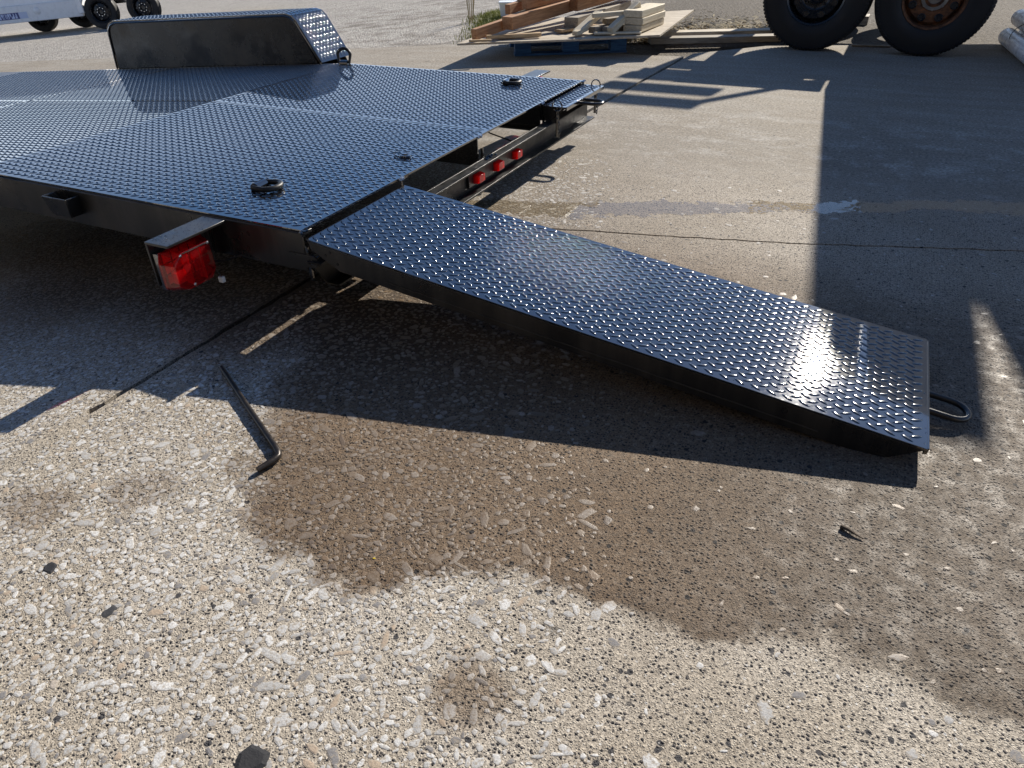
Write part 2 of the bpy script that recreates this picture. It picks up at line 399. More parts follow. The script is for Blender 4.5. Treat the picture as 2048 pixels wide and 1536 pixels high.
M = dict(
    concrete=mat_concrete(), stone=mat_stone(), paint=mat_paint(), plate=mat_paint('wet_tread_paint', .05, .032, coat=.02), side=mat_side(),
    lug=mat_paint('wet_lug_paint', .05, .12, coat=.10), rubber=mat_rubber(), rust=mat_rust(), gravel=mat_ground(), red=mat_red('red_lens', (1.0, .06, .07), .72), marker=mat_red('red_marker', (1.0, .05, .05), .35), redin=simple('red_reflector', (.95, .42, .40), .25, 0, .25, 120),
    clear=mat_red('clear_lens', (.85, .8, .78), .6), water=mat_water(), zinc=mat_chrome(), sticker=mat_sticker(),
    white=simple('white_body_paint', (.88, .88, .88), .22, 0, .03, 4), whiteal=simple('white_trim', (.84, .85, .86), .3, 0, .05, 8),
    rimblack=simple('black_rim', (.012, .013, .016), .28, 0, .2, 20), hub=simple('hub_metal', (.32, .31, .29), .4, .8, .2, 20),
    pine=mat_wood('fresh_pine', (.42, .27, .135), (.68, .50, .29)), redwood=mat_wood('red_brown_lumber', (.34, .165, .075), (.58, .33, .17)),
    pale=mat_wood('pale_timber', (.58, .49, .34), (.80, .72, .55)), ply=mat_wood('grey_plywood', (.38, .32, .24), (.66, .59, .47), (2, 9, 9), 3),
    grey=mat_wood('weathered_timber', (.22, .19, .15), (.46, .40, .31)), blue=mat_wood('blue_pallet_paint', (.015, .07, .20), (.045, .16, .36)),
    pvc=simple('white_pvc', (.84, .85, .88), .3, 0, .04, 10), steel=simple('dark_bar_steel', (.030, .024, .020), .38, .5, .35, 30, .3),
    grass=simple('verge_grass', (.24, .25, .05), .7, 0, .35, 3), straw=simple('dry_straw', (.40, .32, .18), .8, 0, .3, 5),
    soil=simple('bare_soil', (.10, .08, .06), .95, 0, .25, 12, .5), greybody=simple('grey_box_paint', (.30, .31, .32), .5, 0, .05, 5),
    matte=simple('satin_black_steel', (.012, .0118, .0115), .42, 0, .2, 30), wire=simple('black_wire', (.012, .012, .012), .5, 0, .1, 20), bead=None, yellow=simple('yellow_scrap', (.75, .55, .03), .5))
Nb = NT('water_bead'); Nb.p(Base_Color=(.9, .92, .95), Roughness=.01, IOR=1.33); Nb.b.inputs['Transmission Weight'].default_value = 1.0
M['bead'] = Nb.m
Nf = NT('dented_fender_paint'); nf_ = Nf.noise(2.2, 2, .5, dist=.4); ng_ = Nf.noise(5, 5, .7)
Nf.p(Base_Color=Nf.mix(Nf.ramp(ng_, .45, .75), (.010, .010, .0105), (.045, .036, .026)), Roughness=Nf.ramp(ng_, .35, .65, .14, .38), Normal=Nf.bump(nf_, .25, .03))
M['fside'] = Nf.m

# ================================================================== THE SETTING
# big yard ground, one sheet to the horizon
xs_far = [-400, -120, -60, -30, -16, -9, -5, -3, -2.4, -2.2, -2.1, -2.0, -1.9, -1.8, -1.7, -1.6, -1.0, 0, 3, 8, 30, 120, 400]
ys_far = [(-300, -.4), (3.2, -.4), (3.5, -.045), (20, -.045), (600, -.045)]
mb = MB(); nyf = len(ys_far)
mb.add([(x, y, gz(x) + d) for x in xs_far for y, d in ys_far], [(i*nyf + j, (i+1)*nyf + j, (i+1)*nyf + j + 1, i*nyf + j + 1) for i in range(len(xs_far)-1) for j in range(nyf-1)])
struct(mb.build('ground', M['gravel']))

# concrete apron: three slabs, each with ragged joint edges, over the dirt
rj = random.Random(3)
def ragged(p, q, step=.035, amp=.004):
    p = Vector(p); q = Vector(q); n = max(2, int((q - p).length / step)); t = (q - p).normalized(); nn = Vector((-t.y, t.x))
    return [p + (q - p) * (i / n) + nn * rj.uniform(-amp, amp) * (0 if i in (0, n) else 1) for i in range(n)]
JX = -.197
def jl(y): return JX + (.012 * (y - .14) if y < 2 else .02 + .04 * (y - 2))
JP = (-.19, .742); JQ = (6.0, 2.52)
def slab(name, loop, thick=.12):
    mb = MB(); k = len(loop)
    vs = [(x, y, gz(x)) for x, y in loop] + [(x, y, gz(x) - thick) for x, y in loop]
    mb.add(vs, [tuple(range(k))] + [(i, k + i, k + (i+1) % k, (i+1) % k) for i in range(k)])
    me = bpy.data.meshes.new(name); me.from_pydata(mb.v, [], mb.f)
    bm = bmesh.new(); bm.from_mesh(me); bmesh.ops.recalc_face_normals(bm, faces=bm.faces)
    bmesh.ops.triangulate(bm, faces=[f for f in bm.faces if len(f.verts) > 4]); bm.to_mesh(me); bm.free()
    me.materials.append(M['concrete']); o = bpy.data.objects.new(name, me); col.objects.link(o)
    return struct(o)
J = [Vector((jl(y), y)) for y in (-6, -3, -1.5, -.55, -.24, .14, .74)]
J2 = [Vector((jl(y), y)) for y in (.74, 1.3, 2.0, 2.6, 3.2, 3.7, 4.3, 4.62)]
gap = .008
def chain(pts, dx=0, dy=0):
    out = []
    for a, b in zip(pts[:-1], pts[1:]): out += ragged(a, b)
    out.append(pts[-1]); return [(p.x + dx, p.y + dy) for p in out]
xsL = [-26, -18, -12, -8, -5, -3.6, -2.8, -2.4, -2.2, -2.05, -1.95, -1.85, -1.75, -1.6, -1.4, -1.2, -1.0, -.8, -.6, -.45, -.33, -.26]
ysL = [-6, -4, -2.5, -1.6] + [-1.3 + .035 * i for i in range(88)] + [1.8 + .13 * i for i in range(21)]
mb = MB(); nxl = len(xsL) + 2; vs = []
for j, y in enumerate(ysL):
    xe = jl(y) - gap - (.010 if y > -.6 else .0) + rj.uniform(-.006, .005)
    last = j == len(ysL) - 1
    for x in xsL + [xe]:
        yy = y if not last else 4.5 + .05 * sin(x * 1.7) + .03 * sin(x * 5.1)
        vs.append((x, yy, slab_z(x, yy)))
    vs.append((xe, y, slab_z(xe, y) - .12))
fs = [(j*nxl + i, j*nxl + i + 1, (j+1)*nxl + i + 1, (j+1)*nxl + i) for j in range(len(ysL)-1) for i in range(nxl-1)]
base_v = len(vs); lastrow = (len(ysL)-1) * nxl
for i in range(nxl-1): vs.append((vs[lastrow+i][0], vs[lastrow+i][1], vs[lastrow+i][2] - .12))
fs += [(lastrow+i, lastrow+i+1, base_v+i+1, base_v+i) for i in range(nxl-2)]
mb.add(vs, fs); slab_left = struct(mb.build('concrete_slab', M['concrete']))
seam = chain([Vector(JP), Vector((.495, .935)), Vector((.685, .974)), Vector((1.171, 1.097)), Vector((1.549, 1.221)), Vector((1.838, 1.312)), Vector((3, 1.68)), Vector(JQ)])
slab_near = slab('concrete_slab', chain(J, gap) + [(x, y - .005) for x, y in seam[1:]] + [(6, -6)])
slab_far = slab('concrete_slab', [(x, y + .005) for x, y in seam[::-1]] + chain(J2, gap)[1:] + [(.4, 5.15), (2.0, 5.75), (6, 6.6)])
struct(MB().box((-.34, -6, -.055), (6, 5.0, -.050)).build('joint_bed', M['soil']))

struct(MB().box((-.222, -6.1, -.049), (-.17, -.58, -.0035)).build('joint_filler', M['concrete']))

# unseen workshop added behind the viewer to cut sky light and warm the steel
shop = tag(empty('unseen_workshop', (0, -4.2, 0)), 'unseen tan workshop with an open bay, added behind the viewer to shape the light', 'building')
tan = simple('tan_siding', (.15, .128, .105), .6, 0, .08, 3); dark = simple('bay_interior', (.05, .048, .045), .9, 0, .1, 3)
for nm, a, b in (('wall_panel', (-9, -.12, 0), (-3.0, 0, 4.6)), ('wall_panel', (4.5, -.12, 0), (9, 0, 4.6)), ('wall_panel', (-2.999, -.12, 3.4), (4.499, 0, 4.6))):
    mb = MB().box(a, b); x = a[0] + .15
    while x < b[0] - .1:
        mb.box((x, .001, a[2] + .01), (x + .05, .03, b[2] - .01)); x += .3
    mb.build(nm, tan, shop)
MB().box((-3.0, -6, .002), (4.5, -5.9, 3.4)).box((-3.06, -5.9, .002), (-3.001, -.121, 3.4)).box((4.501, -5.9, .002), (4.56, -.121, 3.4)).box((-3.0, -5.9, 3.401), (4.5, -.121, 3.46)).build('bay_lining', dark, shop)
MB().box((-9.2, -6.2, 4.601), (9.2, .25, 4.75)).build('roof', tan, shop)

# thin sheet of water along the joint: irregular, slightly convex outline
rp = random.Random(11)
edgeA = [(-.12,1.045),(-.02,1.09),(.16,1.15),(.398,1.262),(.65,1.35),(.941,1.458),(1.186,1.56),(1.38,1.64),(1.565,1.735),(1.72,1.785),(1.95,1.86),(2.3,1.98),(2.8,2.12)]
edgeB = [(2.8,2.00),(2.3,1.80),(1.95,1.66),(1.72,1.615),(1.548,1.575),(1.38,1.475),(1.203,1.392),(.968,1.30),(.72,1.165),(.475,1.04),(.291,.945),(.12,.945),(-.02,.955),(-.11,.99)]
def wob(pts):
    out = []
    for a, b in zip(pts[:-1], pts[1:]):
        a = Vector(a); b = Vector(b); n = max(2, int((b-a).length / .02)); t = (b-a).normalized(); nn = Vector((-t.y, t.x))
        out += [a + (b-a) * (i/n) + nn * (rp.uniform(-.007, .007) + .008 * sin(23 * (a.x + (b.x-a.x)*i/n))) for i in range(n)]
    return out
from mathutils import noise as mnoise
def interp(pts, x):
    for a, b in zip(pts[:-1], pts[1:]):
        if a[0] <= x <= b[0]: return a[1] + (b[1]-a[1]) * (x-a[0]) / (b[0]-a[0])
    return pts[0][1] if x < pts[0][0] else pts[-1][1]
eB = edgeB[::-1]; mb = MB(); vid = {}; cs = .008
def pv(i, j):
    if (i, j) not in vid:
        vid[(i, j)] = len(mb.v); x, y = i * cs, j * cs
        mb.v.append((x + .003 * mnoise.noise((x * 90, y * 90, 3)), y + .003 * mnoise.noise((x * 90, y * 90, 9)), .0012))
    return vid[(i, j)]
for i in range(int(-.14 / cs), int(2.7 / cs)):
    x = i * cs; ya, yb = interp(edgeA, x), interp(eB, x); ym, hw = (ya + yb) / 2, max(.001, (ya - yb) / 2)
    for j in range(int((yb - .05) / cs), int((ya + .05) / cs)):
        y = j * cs; d = 1 - abs(y - ym) / hw                    # 1 on the centre line, 0 at the edge
        n = mnoise.noise((x * 9, y * 14, 0)) * .55 + mnoise.noise((x * 34, y * 40, 5)) * .45 + mnoise.noise((x * 90, y * 95, 7)) * .30
        if d * 1.25 - .12 + n * .95 > .28: mb.f.append((pv(i, j), pv(i+1, j), pv(i+1, j+1), pv(i, j+1)))
pud = struct(mb.build('puddle', M['water']))
if pud.data.polygons[0].normal.z < 0: pud.data.flip_normals()

# ---- exposed aggregate: pale broken stones bedded in the apron
rs = random.Random(21)
def stone_geom(r, rng, asp):
    n = rng.choice((6, 7, 8, 9)); th = [2*pi*(i + rng.uniform(-.32, .32)) / n for i in range(n)]
    rad = [r * rng.uniform(.62, 1.12) for _ in th]
    out = [(a_r * cos(a) * asp, a_r * sin(a) / asp) for a, a_r in zip(th, rad)]
    h = .0004
    vs = [(x, y, -.001) for x, y in out] + [(x * .98, y * .98, .00035) for x, y in out] + [(x * .55 + rng.uniform(-1, 1) * r * .06, y * .55 + rng.uniform(-1, 1) * r * .05, .00035 + h * rng.uniform(.8, 1.15)) for x, y in out]
    fs = [(i, (i+1) % n, n + (i+1) % n, n + i) for i in range(n)] + [(n + i, n + (i+1) % n, 2*n + (i+1) % n, 2*n + i) for i in range(n)] + [tuple(range(2*n, 3*n))]
    return vs, fs
cells = {}
stones = []
def free(x, y, r):
    cx, cy = int(x // .05), int(y // .05)
    for i in range(cx-1, cx+2):
        for j in range(cy-1, cy+2):
            for a, b, c in cells.get((i, j), ()):
                if (a-x)**2 + (b-y)**2 < ((c + r) * .74) ** 2: return False
    cells.setdefault((cx, cy), []).append((x, y, r)); return True
for _ in range(150000):
    x = rs.uniform(-2.3, 2.2); y = rs.uniform(-1.30, 1.75)
    dens = 1.0 if x + .35 * y < .50 else max(.015, 1.0 - (x + .35 * y - .50) / .40)
    if y > .8: dens *= .7
    if x > .3 and -.62 + .1 * x < y < .6: dens *= .55
    if rs.random() > dens: continue
    if abs(x - jl(y)) < .03 or (x > JX and abs(y - (.742 + (x + .19) * .287)) < .03): continue
    if (x - .7) ** 2 + (y + 1.0) ** 2 > 3.2 ** 2: continue
    r = min(.0165, .0042 + rs.expovariate(1 / .0030))
    if free(x, y, r): stones.append((x, y, r, rs.uniform(0, 2*pi), rs.choice((1.0, 1.15, 1.35, 1.6, 2.1))))
foot = Vector((CAM.x - .12, CAM.y + .55))
stones.sort(key=lambda s: -(s[2] / max(.5, (Vector(s[:2]) - foot).length + .5)))
variants = []
for i in range(24):
    vs, fs = stone_geom(.01, random.Random(100 + i), 1.0 + .02 * i)
    mb = MB(); mb.add(vs, fs); me = mb.mesh('aggregate_stone'); me.materials.append(M['stone']); variants.append(me)
    n3 = len(vs) // 3; a_ = me.attributes.new('rim', 'FLOAT', 'POINT'); a_.data.foreach_set('value', [1.0] * (2 * n3) + [0.0] * n3)
for i, (x, y, r, a, asp) in enumerate(stones[:300]):
    o = bpy.data.objects.new('aggregate_stone', variants[i % 24]); col.objects.link(o)
    o.parent = slab_left if x < jl(y) else slab_near
    o.location = (x, y, slab_z(x, y)); o.rotation_euler = (0, 0, a); k = r / .01; o.scale = (k * asp ** .5, k / asp ** .5, 1.0)
mbs = MB(); tones = []; rims = []
for (x, y, r, a, asp) in stones[300:]:
    vs, fs = stone_geom(r, rs, asp ** .5); ca, sa = cos(a), sin(a)
    z0 = slab_z(x, y); mbs.add([(x + vx * ca - vy * sa, y + vx * sa + vy * ca, z0 + vz) for vx, vy, vz in vs], fs); tones += [rs.random()] * len(vs); rims += [1.0] * (2 * len(vs) // 3) + [0.0] * (len(vs) // 3)
so = mbs.build('small_aggregate', M['stone'], slab_near); so['kind'] = 'stuff'
at = so.data.attributes.new('tone', 'FLOAT', 'POINT'); at.data.foreach_set('value', tones)
at = so.data.attributes.new('rim', 'FLOAT', 'POINT'); at.data.foreach_set('value', rims)

# grass verge and scattered dry straw at the edge of the apron
def blades(name, mat, n, area, hmin, hmax, rng, label, cat, lean=.6, w=.004):
    mb = MB()
    for _ in range(n):
        x, y = area(rng); h = rng.uniform(hmin, hmax); a = rng.uniform(0, 2*pi); ln = rng.uniform(.1, lean) * h
        dx, dy = cos(a), sin(a); z = gz(x) - .045
        mb.add([(x - dy*w, y + dx*w, z), (x + dy*w, y - dx*w, z), (x + dx*ln*.4 + dy*w*.7, y + dy*ln*.4 - dx*w*.7, z + h*.6), (x + dx*ln*.4 - dy*w*.7, y + dy*ln*.4 + dx*w*.7, z + h*.6), (x + dx*ln, y + dy*ln, z + h)],
               [(0, 1, 2, 3), (3, 2, 4)])
    o = mb.build(name, mat); o['kind'] = 'stuff'; tag(o, label, cat); return o
def verge(r):
    t = r.random() ** .8; x = -2.1 - 1.25 * t + r.gauss(0, .10); y = 5.2 + 2.6 * t + r.gauss(0, .22)
    return x, y
blades('verge_grass', M['grass'], 5200, verge, .02, .055, random.Random(5), 'short sunlit green grass growing along the gravel behind the lumber', 'grass')
def strawf(r):
    x = r.uniform(-.9, .9); y = 5.35 + .45 * (x + .4) + abs(r.gauss(0, .75)); return x, y
mb = MB(); rr_ = random.Random(8)
for _ in range(2600):
    x, y = strawf(rr_); a = rr_.uniform(0, pi); l = rr_.uniform(.015, .06); w = rr_.uniform(.003, .008); z = -.044 + rr_.uniform(.002, .03); tz = rr_.uniform(-.02, .02)
    c, s = cos(a), sin(a)
    mb.add([(x - c*l - s*w, y - s*l + c*w, z), (x + c*l - s*w, y + s*l + c*w, z + tz), (x + c*l + s*w, y + s*l - c*w, z + tz + .004), (x - c*l + s*w, y - s*l - c*w, z + .004)], [(0, 1, 2, 3)])
o = mb.build('straw_litter', M['straw']); o['kind'] = 'stuff'; tag(o, 'dry straw and bark litter on dark soil behind the boards', 'litter')

# ================================================================== CAR TRAILER
HD = .267; XBEND = -1.40; W = 2.085; HB = .115
def dz(x): return HD if x >= XBEND else HD - SLOPE * (XBEND - x)
trailer = tag(empty('car_trailer'), 'black car hauler trailer with wet diamond tread deck and raised fender', 'trailer')
XF = -5.2      # front end of the deck
PT = .006

# lug of the diamond tread plate: low lens shaped dome
def lug_pts(L=.0152, wd=.0055, h=.0021):
    oc = [(-1, 0), (-.62, .72), (0, 1), (.62, .72), (1, 0), (.62, -.72), (0, -1), (-.62, -.72)]
    vs = [(x*L, y*wd, -.0003) for x, y in oc] + [(x*L*.80, y*wd*.66, h*.66) for x, y in oc] + [(-L*.42, 0, h), (L*.42, 0, h)]
    fs = [(i, (i+1) % 8, 8 + (i+1) % 8, 8 + i) for i in range(8)]
    fs += [(8, 9, 16), (9, 10, 16), (10, 17, 16), (10, 11, 17), (11, 12, 17), (12, 13, 17), (13, 14, 17), (14, 16, 17), (14, 15, 16), (15, 8, 16)]
    return vs, fs
LUGV, LUGF = lug_pts()
PITCH = .0345; PITCHY = .0305; LUG_A = radians(30)
def lug_field(x0, x1, y0, y1, zf=None, inset=.012, skip=None):
    """list of (x, y, angle) on a plate lying in xy"""
    out = []
    i0 = int(math.floor(x0 / PITCH)) - 1; i1 = int(x1 / PITCH) + 2; j0 = int(math.floor(y0 / PITCHY)) - 1; j1 = int(y1 / PITCHY) + 2
    for i in range(i0, i1):
        for j in range(j0, j1):
            for fam in (0, 1):
                x = (i + .5 * fam) * PITCH; y = (j + .5 * fam) * PITCHY
                if x0 + inset < x < x1 - inset and y0 + inset < y < y1 - inset and not (skip and skip(x, y)):
                    out.append((x, y, LUG_A if fam == 0 else -LUG_A))
    return out
def lug_mesh(field, zf):
    mb = MB()
    for x, y, a in field:
        c, s = cos(a), sin(a)
        mb.add([(x + vx*c - vy*s, y + vx*s + vy*c, zf(x + vx*c - vy*s) + vz) for vx, vy, vz in LUGV], LUGF)
    return mb

# deck plates: butted sheets with a lengthways seam, bent at the start of the beavertail
YS = 1.09; G = .0004
def deck_sheet(x0, x1, y0, y1):
    mb = MB(); xs = [x0, x1]
    mb.hexa([(x0, y0, dz(x0) - PT), (x1, y0, dz(x1) - PT), (x1, y1, dz(x1) - PT), (x0, y1, dz(x0) - PT), (x0, y0, dz(x0)), (x1, y0, dz(x1)), (x1, y1, dz(x1)), (x0, y1, dz(x0))])
    o = mb.build('deck_plate', M['plate'], trailer)
    return o
y0d, y1d = .008, W - .008
for (a, b, c, d) in ((XBEND + G, 0.0, y0d, YS - G), (XBEND + G, 0.0, YS + G, y1d), (-2.75 + G, XBEND - G, y0d, YS - G), (-2.75 + G, XBEND - G, YS + G, y1d), (XF, -2.75 - G, y0d, YS - G), (XF, -2.75 - G, YS + G, y1d)):
    o = deck_sheet(a, b, c, d)
    fl = lug_field(a, b, c, d)
    if a < -3: fl = [q for q in fl if q[0] > -4.3]
    lm = lug_mesh(fl, dz)
    lo = lm.build('tread_lugs', M['lug'], o, True, angle=60); lo['kind'] = 'stuff'
# weld bead along the seams
mb = MB(); rw = random.Random(4)
def weld(p, q, r=.0028, step=.006):
    p = Vector(p); q = Vector(q); n = max(3, int((q-p).length / step)); pts = []; rad = []
    for i in range(n+1):
        pts.append(p + (q-p) * (i/n) + Vector((rw.uniform(-1,1), rw.uniform(-1,1), 0)) * .0007); rad.append(r * rw.uniform(.75, 1.2))
    return pts, rad
for p, q in (((-2.75, YS, dz(-2.75)), (XBEND, YS, HD)), ((XBEND, YS, HD), (-.02, YS, HD)), ((-2.75, 1.0, dz(-2.75)), (-2.75, 2.07, dz(-2.75)))):
    pts, rad = weld(p, q, .0012, .012); mb.tube(pts, rad, 5)
mb.build('weld_seam', M['plate'], trailer, True)
MB().box((XBEND - .03, .05, HD - .0125), (XBEND + .03, W - .05, HD - PT - .003)).build('bend_light_stop', M['paint'], trailer)  # strip added to stop sun leaking through the bend seam

def channel(mb, p, q, h, fl, t, side):
    """C channel from p to q (top outer edge), web outside, flanges towards side (+1/-1 in y)"""
    p = Vector(p); q = Vector(q)
    for (ya, yb, za, zb) in ((0, t, -h, 0), (t, fl, -t*1.3, 0), (t, fl, -h, -h + t*1.3)):
        y1, y2 = sorted((ya * side, yb * side))
        mb.hexa([p + Vector((0, y1, za)), q + Vector((0, y1, za)), q + Vector((0, y2, za)), p + Vector((0, y2, za)), p + Vector((0, y1, zb)), q + Vector((0, y1, zb)), q + Vector((0, y2, zb)), p + Vector((0, y2, zb))])
    return mb
zt = PT + .0005
for ye, sd in ((0, 1), (W, -1)):
    channel(MB(), (XBEND, ye, HD - zt), (.004, ye, HD - zt), HB - zt, .045, .007, sd).build('side_beam', M['side'], trailer, bevel=.0012)
    channel(MB(), (XF, ye, dz(XF) - zt), (XBEND - .001, ye, HD - zt), HB - zt, .045, .007, sd).build('side_beam', M['side'], trailer, bevel=.0012)
# inner runners between the ramp slots and cross joists
for ye, sd in ((.495, 1), (1.005, 1), (1.585, -1)):
    channel(MB(), (XBEND, ye, HD - zt), (-.006, ye, HD - zt), HB - zt - .002, .04, .006, sd).build('slot_beam', M['paint'], trailer)
for x in (-1.48, -1.95, -2.45, -2.95, -3.5, -4.1, -4.7, -5.15):
    MB().box((x - .003, .05, dz(x) - zt - .075), (x + .003, W - .05, dz(x) - zt - .001)).box((x, .05, dz(x) - zt - .008), (x + .04, W - .05, dz(x) - zt - .0022)).build('cross_joist', M['paint'], trailer)

# rear cross member: open channel facing backwards under the beams, near end bevelled
zc1 = .189; zc0 = zc1 - .094
mb = MB()
xw = .022
def cb(y0t, y0b, xa, xb, za, zb):
    def yy(z): return y0b + (y0t - y0b) * (z - zc0) / (zc1 - zc0)
    mb.hexa([(xa, yy(za), za), (xb, yy(za), za), (xb, 2.09, za), (xa, 2.09, za), (xa, yy(zb), zb), (xb, yy(zb), zb), (xb, 2.09, zb), (xa, 2.09, zb)])
cb(-.012, .052, xw - .007, xw, zc0, zc1); cb(-.012, .052, xw, .062, zc1 - .007, zc1); cb(-.012, .052, xw, .062, zc0, zc0 + .007)
mb.build('rear_crossmember', M['matte'], trailer, bevel=.001)
for ye in (.003, .498, 1.008, 1.578, 2.076):
    MB().box((.0045, ye, zc0 + .03), (xw - .0075, ye + .006, HD - .045)).build('end_bracket', M['paint'], trailer)
# marker light bar
bar = MB().box((xw, .86, zc0 + .022), (xw + .010, 1.30, zc0 + .072)).build('light_bar', M['matte'], trailer, bevel=.002)
for y in (.92, 1.08, 1.245):
    mb = MB(); w_, h_ = .027, .017; zc = zc0 + .047; x0 = xw + .010; x1 = xw + .034
    mb.hexa([(x0, y - w_, zc - h_), (x0, y + w_, zc - h_), (x0, y + w_, zc + h_), (x0, y - w_, zc + h_), (x1, y - w_*.82, zc - h_*.8), (x1, y + w_*.82, zc - h_*.8), (x1, y + w_*.82, zc + h_*.8), (x1, y - w_*.82, zc + h_*.8)])
    l = mb.build('marker_lens', M['marker'], bar, bevel=.002); l['label'] = 'red marker lamp lens'
    MB().box((x0 + .001, y - w_*.7, zc - h_*.6), (x0 + .006, y + w_*.7, zc + h_*.6)).build('reflector', M['redin'], bar)
# weld blob and wires beside the light bar
mb = MB()
for _ in range(12): mb.lathe([(0, .004), (.004, .003), (.0055, 0), (.004, -.003), (0, -.004)], 6, 'z', (.03 + rw.uniform(-.012, .012), 1.01 + rw.uniform(-.03, .05), zc1 + rw.uniform(0, .005)))
mb.build('weld_spatter', M['plate'], trailer, True)

# hinge tabs at the near ramp slot, ramp rest bar along the slot
for y in (.004, .462):
    mb = MB(); prof = [(-.05, -.018), (.028, -.018)] + arc(.028, 0, .018, -pi/2, pi/2, 6)[1:-1] + [(.028, .018), (-.05, .018)]
    mb.prism([(a, b + HD - .082) for a, b in prof], 'y', y - .007, y - .001)
    mb.build('hinge_tab', M['side'], trailer)
    MB().lathe([(0, -.0085), (.008, -.0085), (.008, .02), (0, .02)], 12, 'y', (.027, y, HD - .082)).build('hinge_pin', M['paint'], trailer, True)
for y0, y1 in ((-.002, .03), (.46, .50), (1.0, 1.02), (1.57, 1.60), (2.06, 2.09)):
    mb = MB()
    for k in range(10):
        t = rw.random(); mb.lathe([(0, .0035), (.0035, .0025), (.005, 0), (.0035, -.0025), (0, -.0035)], 6, 'z', (.004 + rw.uniform(-.004, .003), y0 + (y1 - y0) * t, HD - .002 + rw.uniform(-.004, .002)))
    mb.build('corner_weld', M['zinc'] if y0 > .4 else M['plate'], trailer, True)

# stake pockets on both sides
def pocket(x, side):
    y0 = 0 if side < 0 else W; s = side
    t = .006; d = .050; wx = .056; zt_ = HD - .018; zb = HD - .080
    mb = MB()
    def q(pts): mb.hexa(pts)
    f = .78
    yo = y0 + s * d; yo2 = y0 + s * d * .82
    # outer wall and two tapering cheeks
    q([(x - wx, yo, zt_), (x + wx, yo, zt_), (x + wx*f, yo2, zb), (x - wx*f, yo2, zb), (x - wx, yo - s*t, zt_), (x + wx, yo - s*t, zt_), (x + wx*f, yo2 - s*t, zb), (x - wx*f, yo2 - s*t, zb)])
    for e in (-1, 1):
        q([(x + e*wx, y0, zt_), (x + e*wx, yo - s*t, zt_), (x + e*wx*f, yo2 - s*t, zb), (x + e*wx*f, y0, zb), (x + e*(wx - t), y0, zt_), (x + e*(wx - t), yo - s*t, zt_), (x + e*(wx*f - t), yo2 - s*t, zb), (x + e*(wx*f - t), y0, zb)])
    return mb.build('stake_pocket', M['side'], trailer, bevel=.002)
pocket(-.93, -1); pocket(-.86, 1)

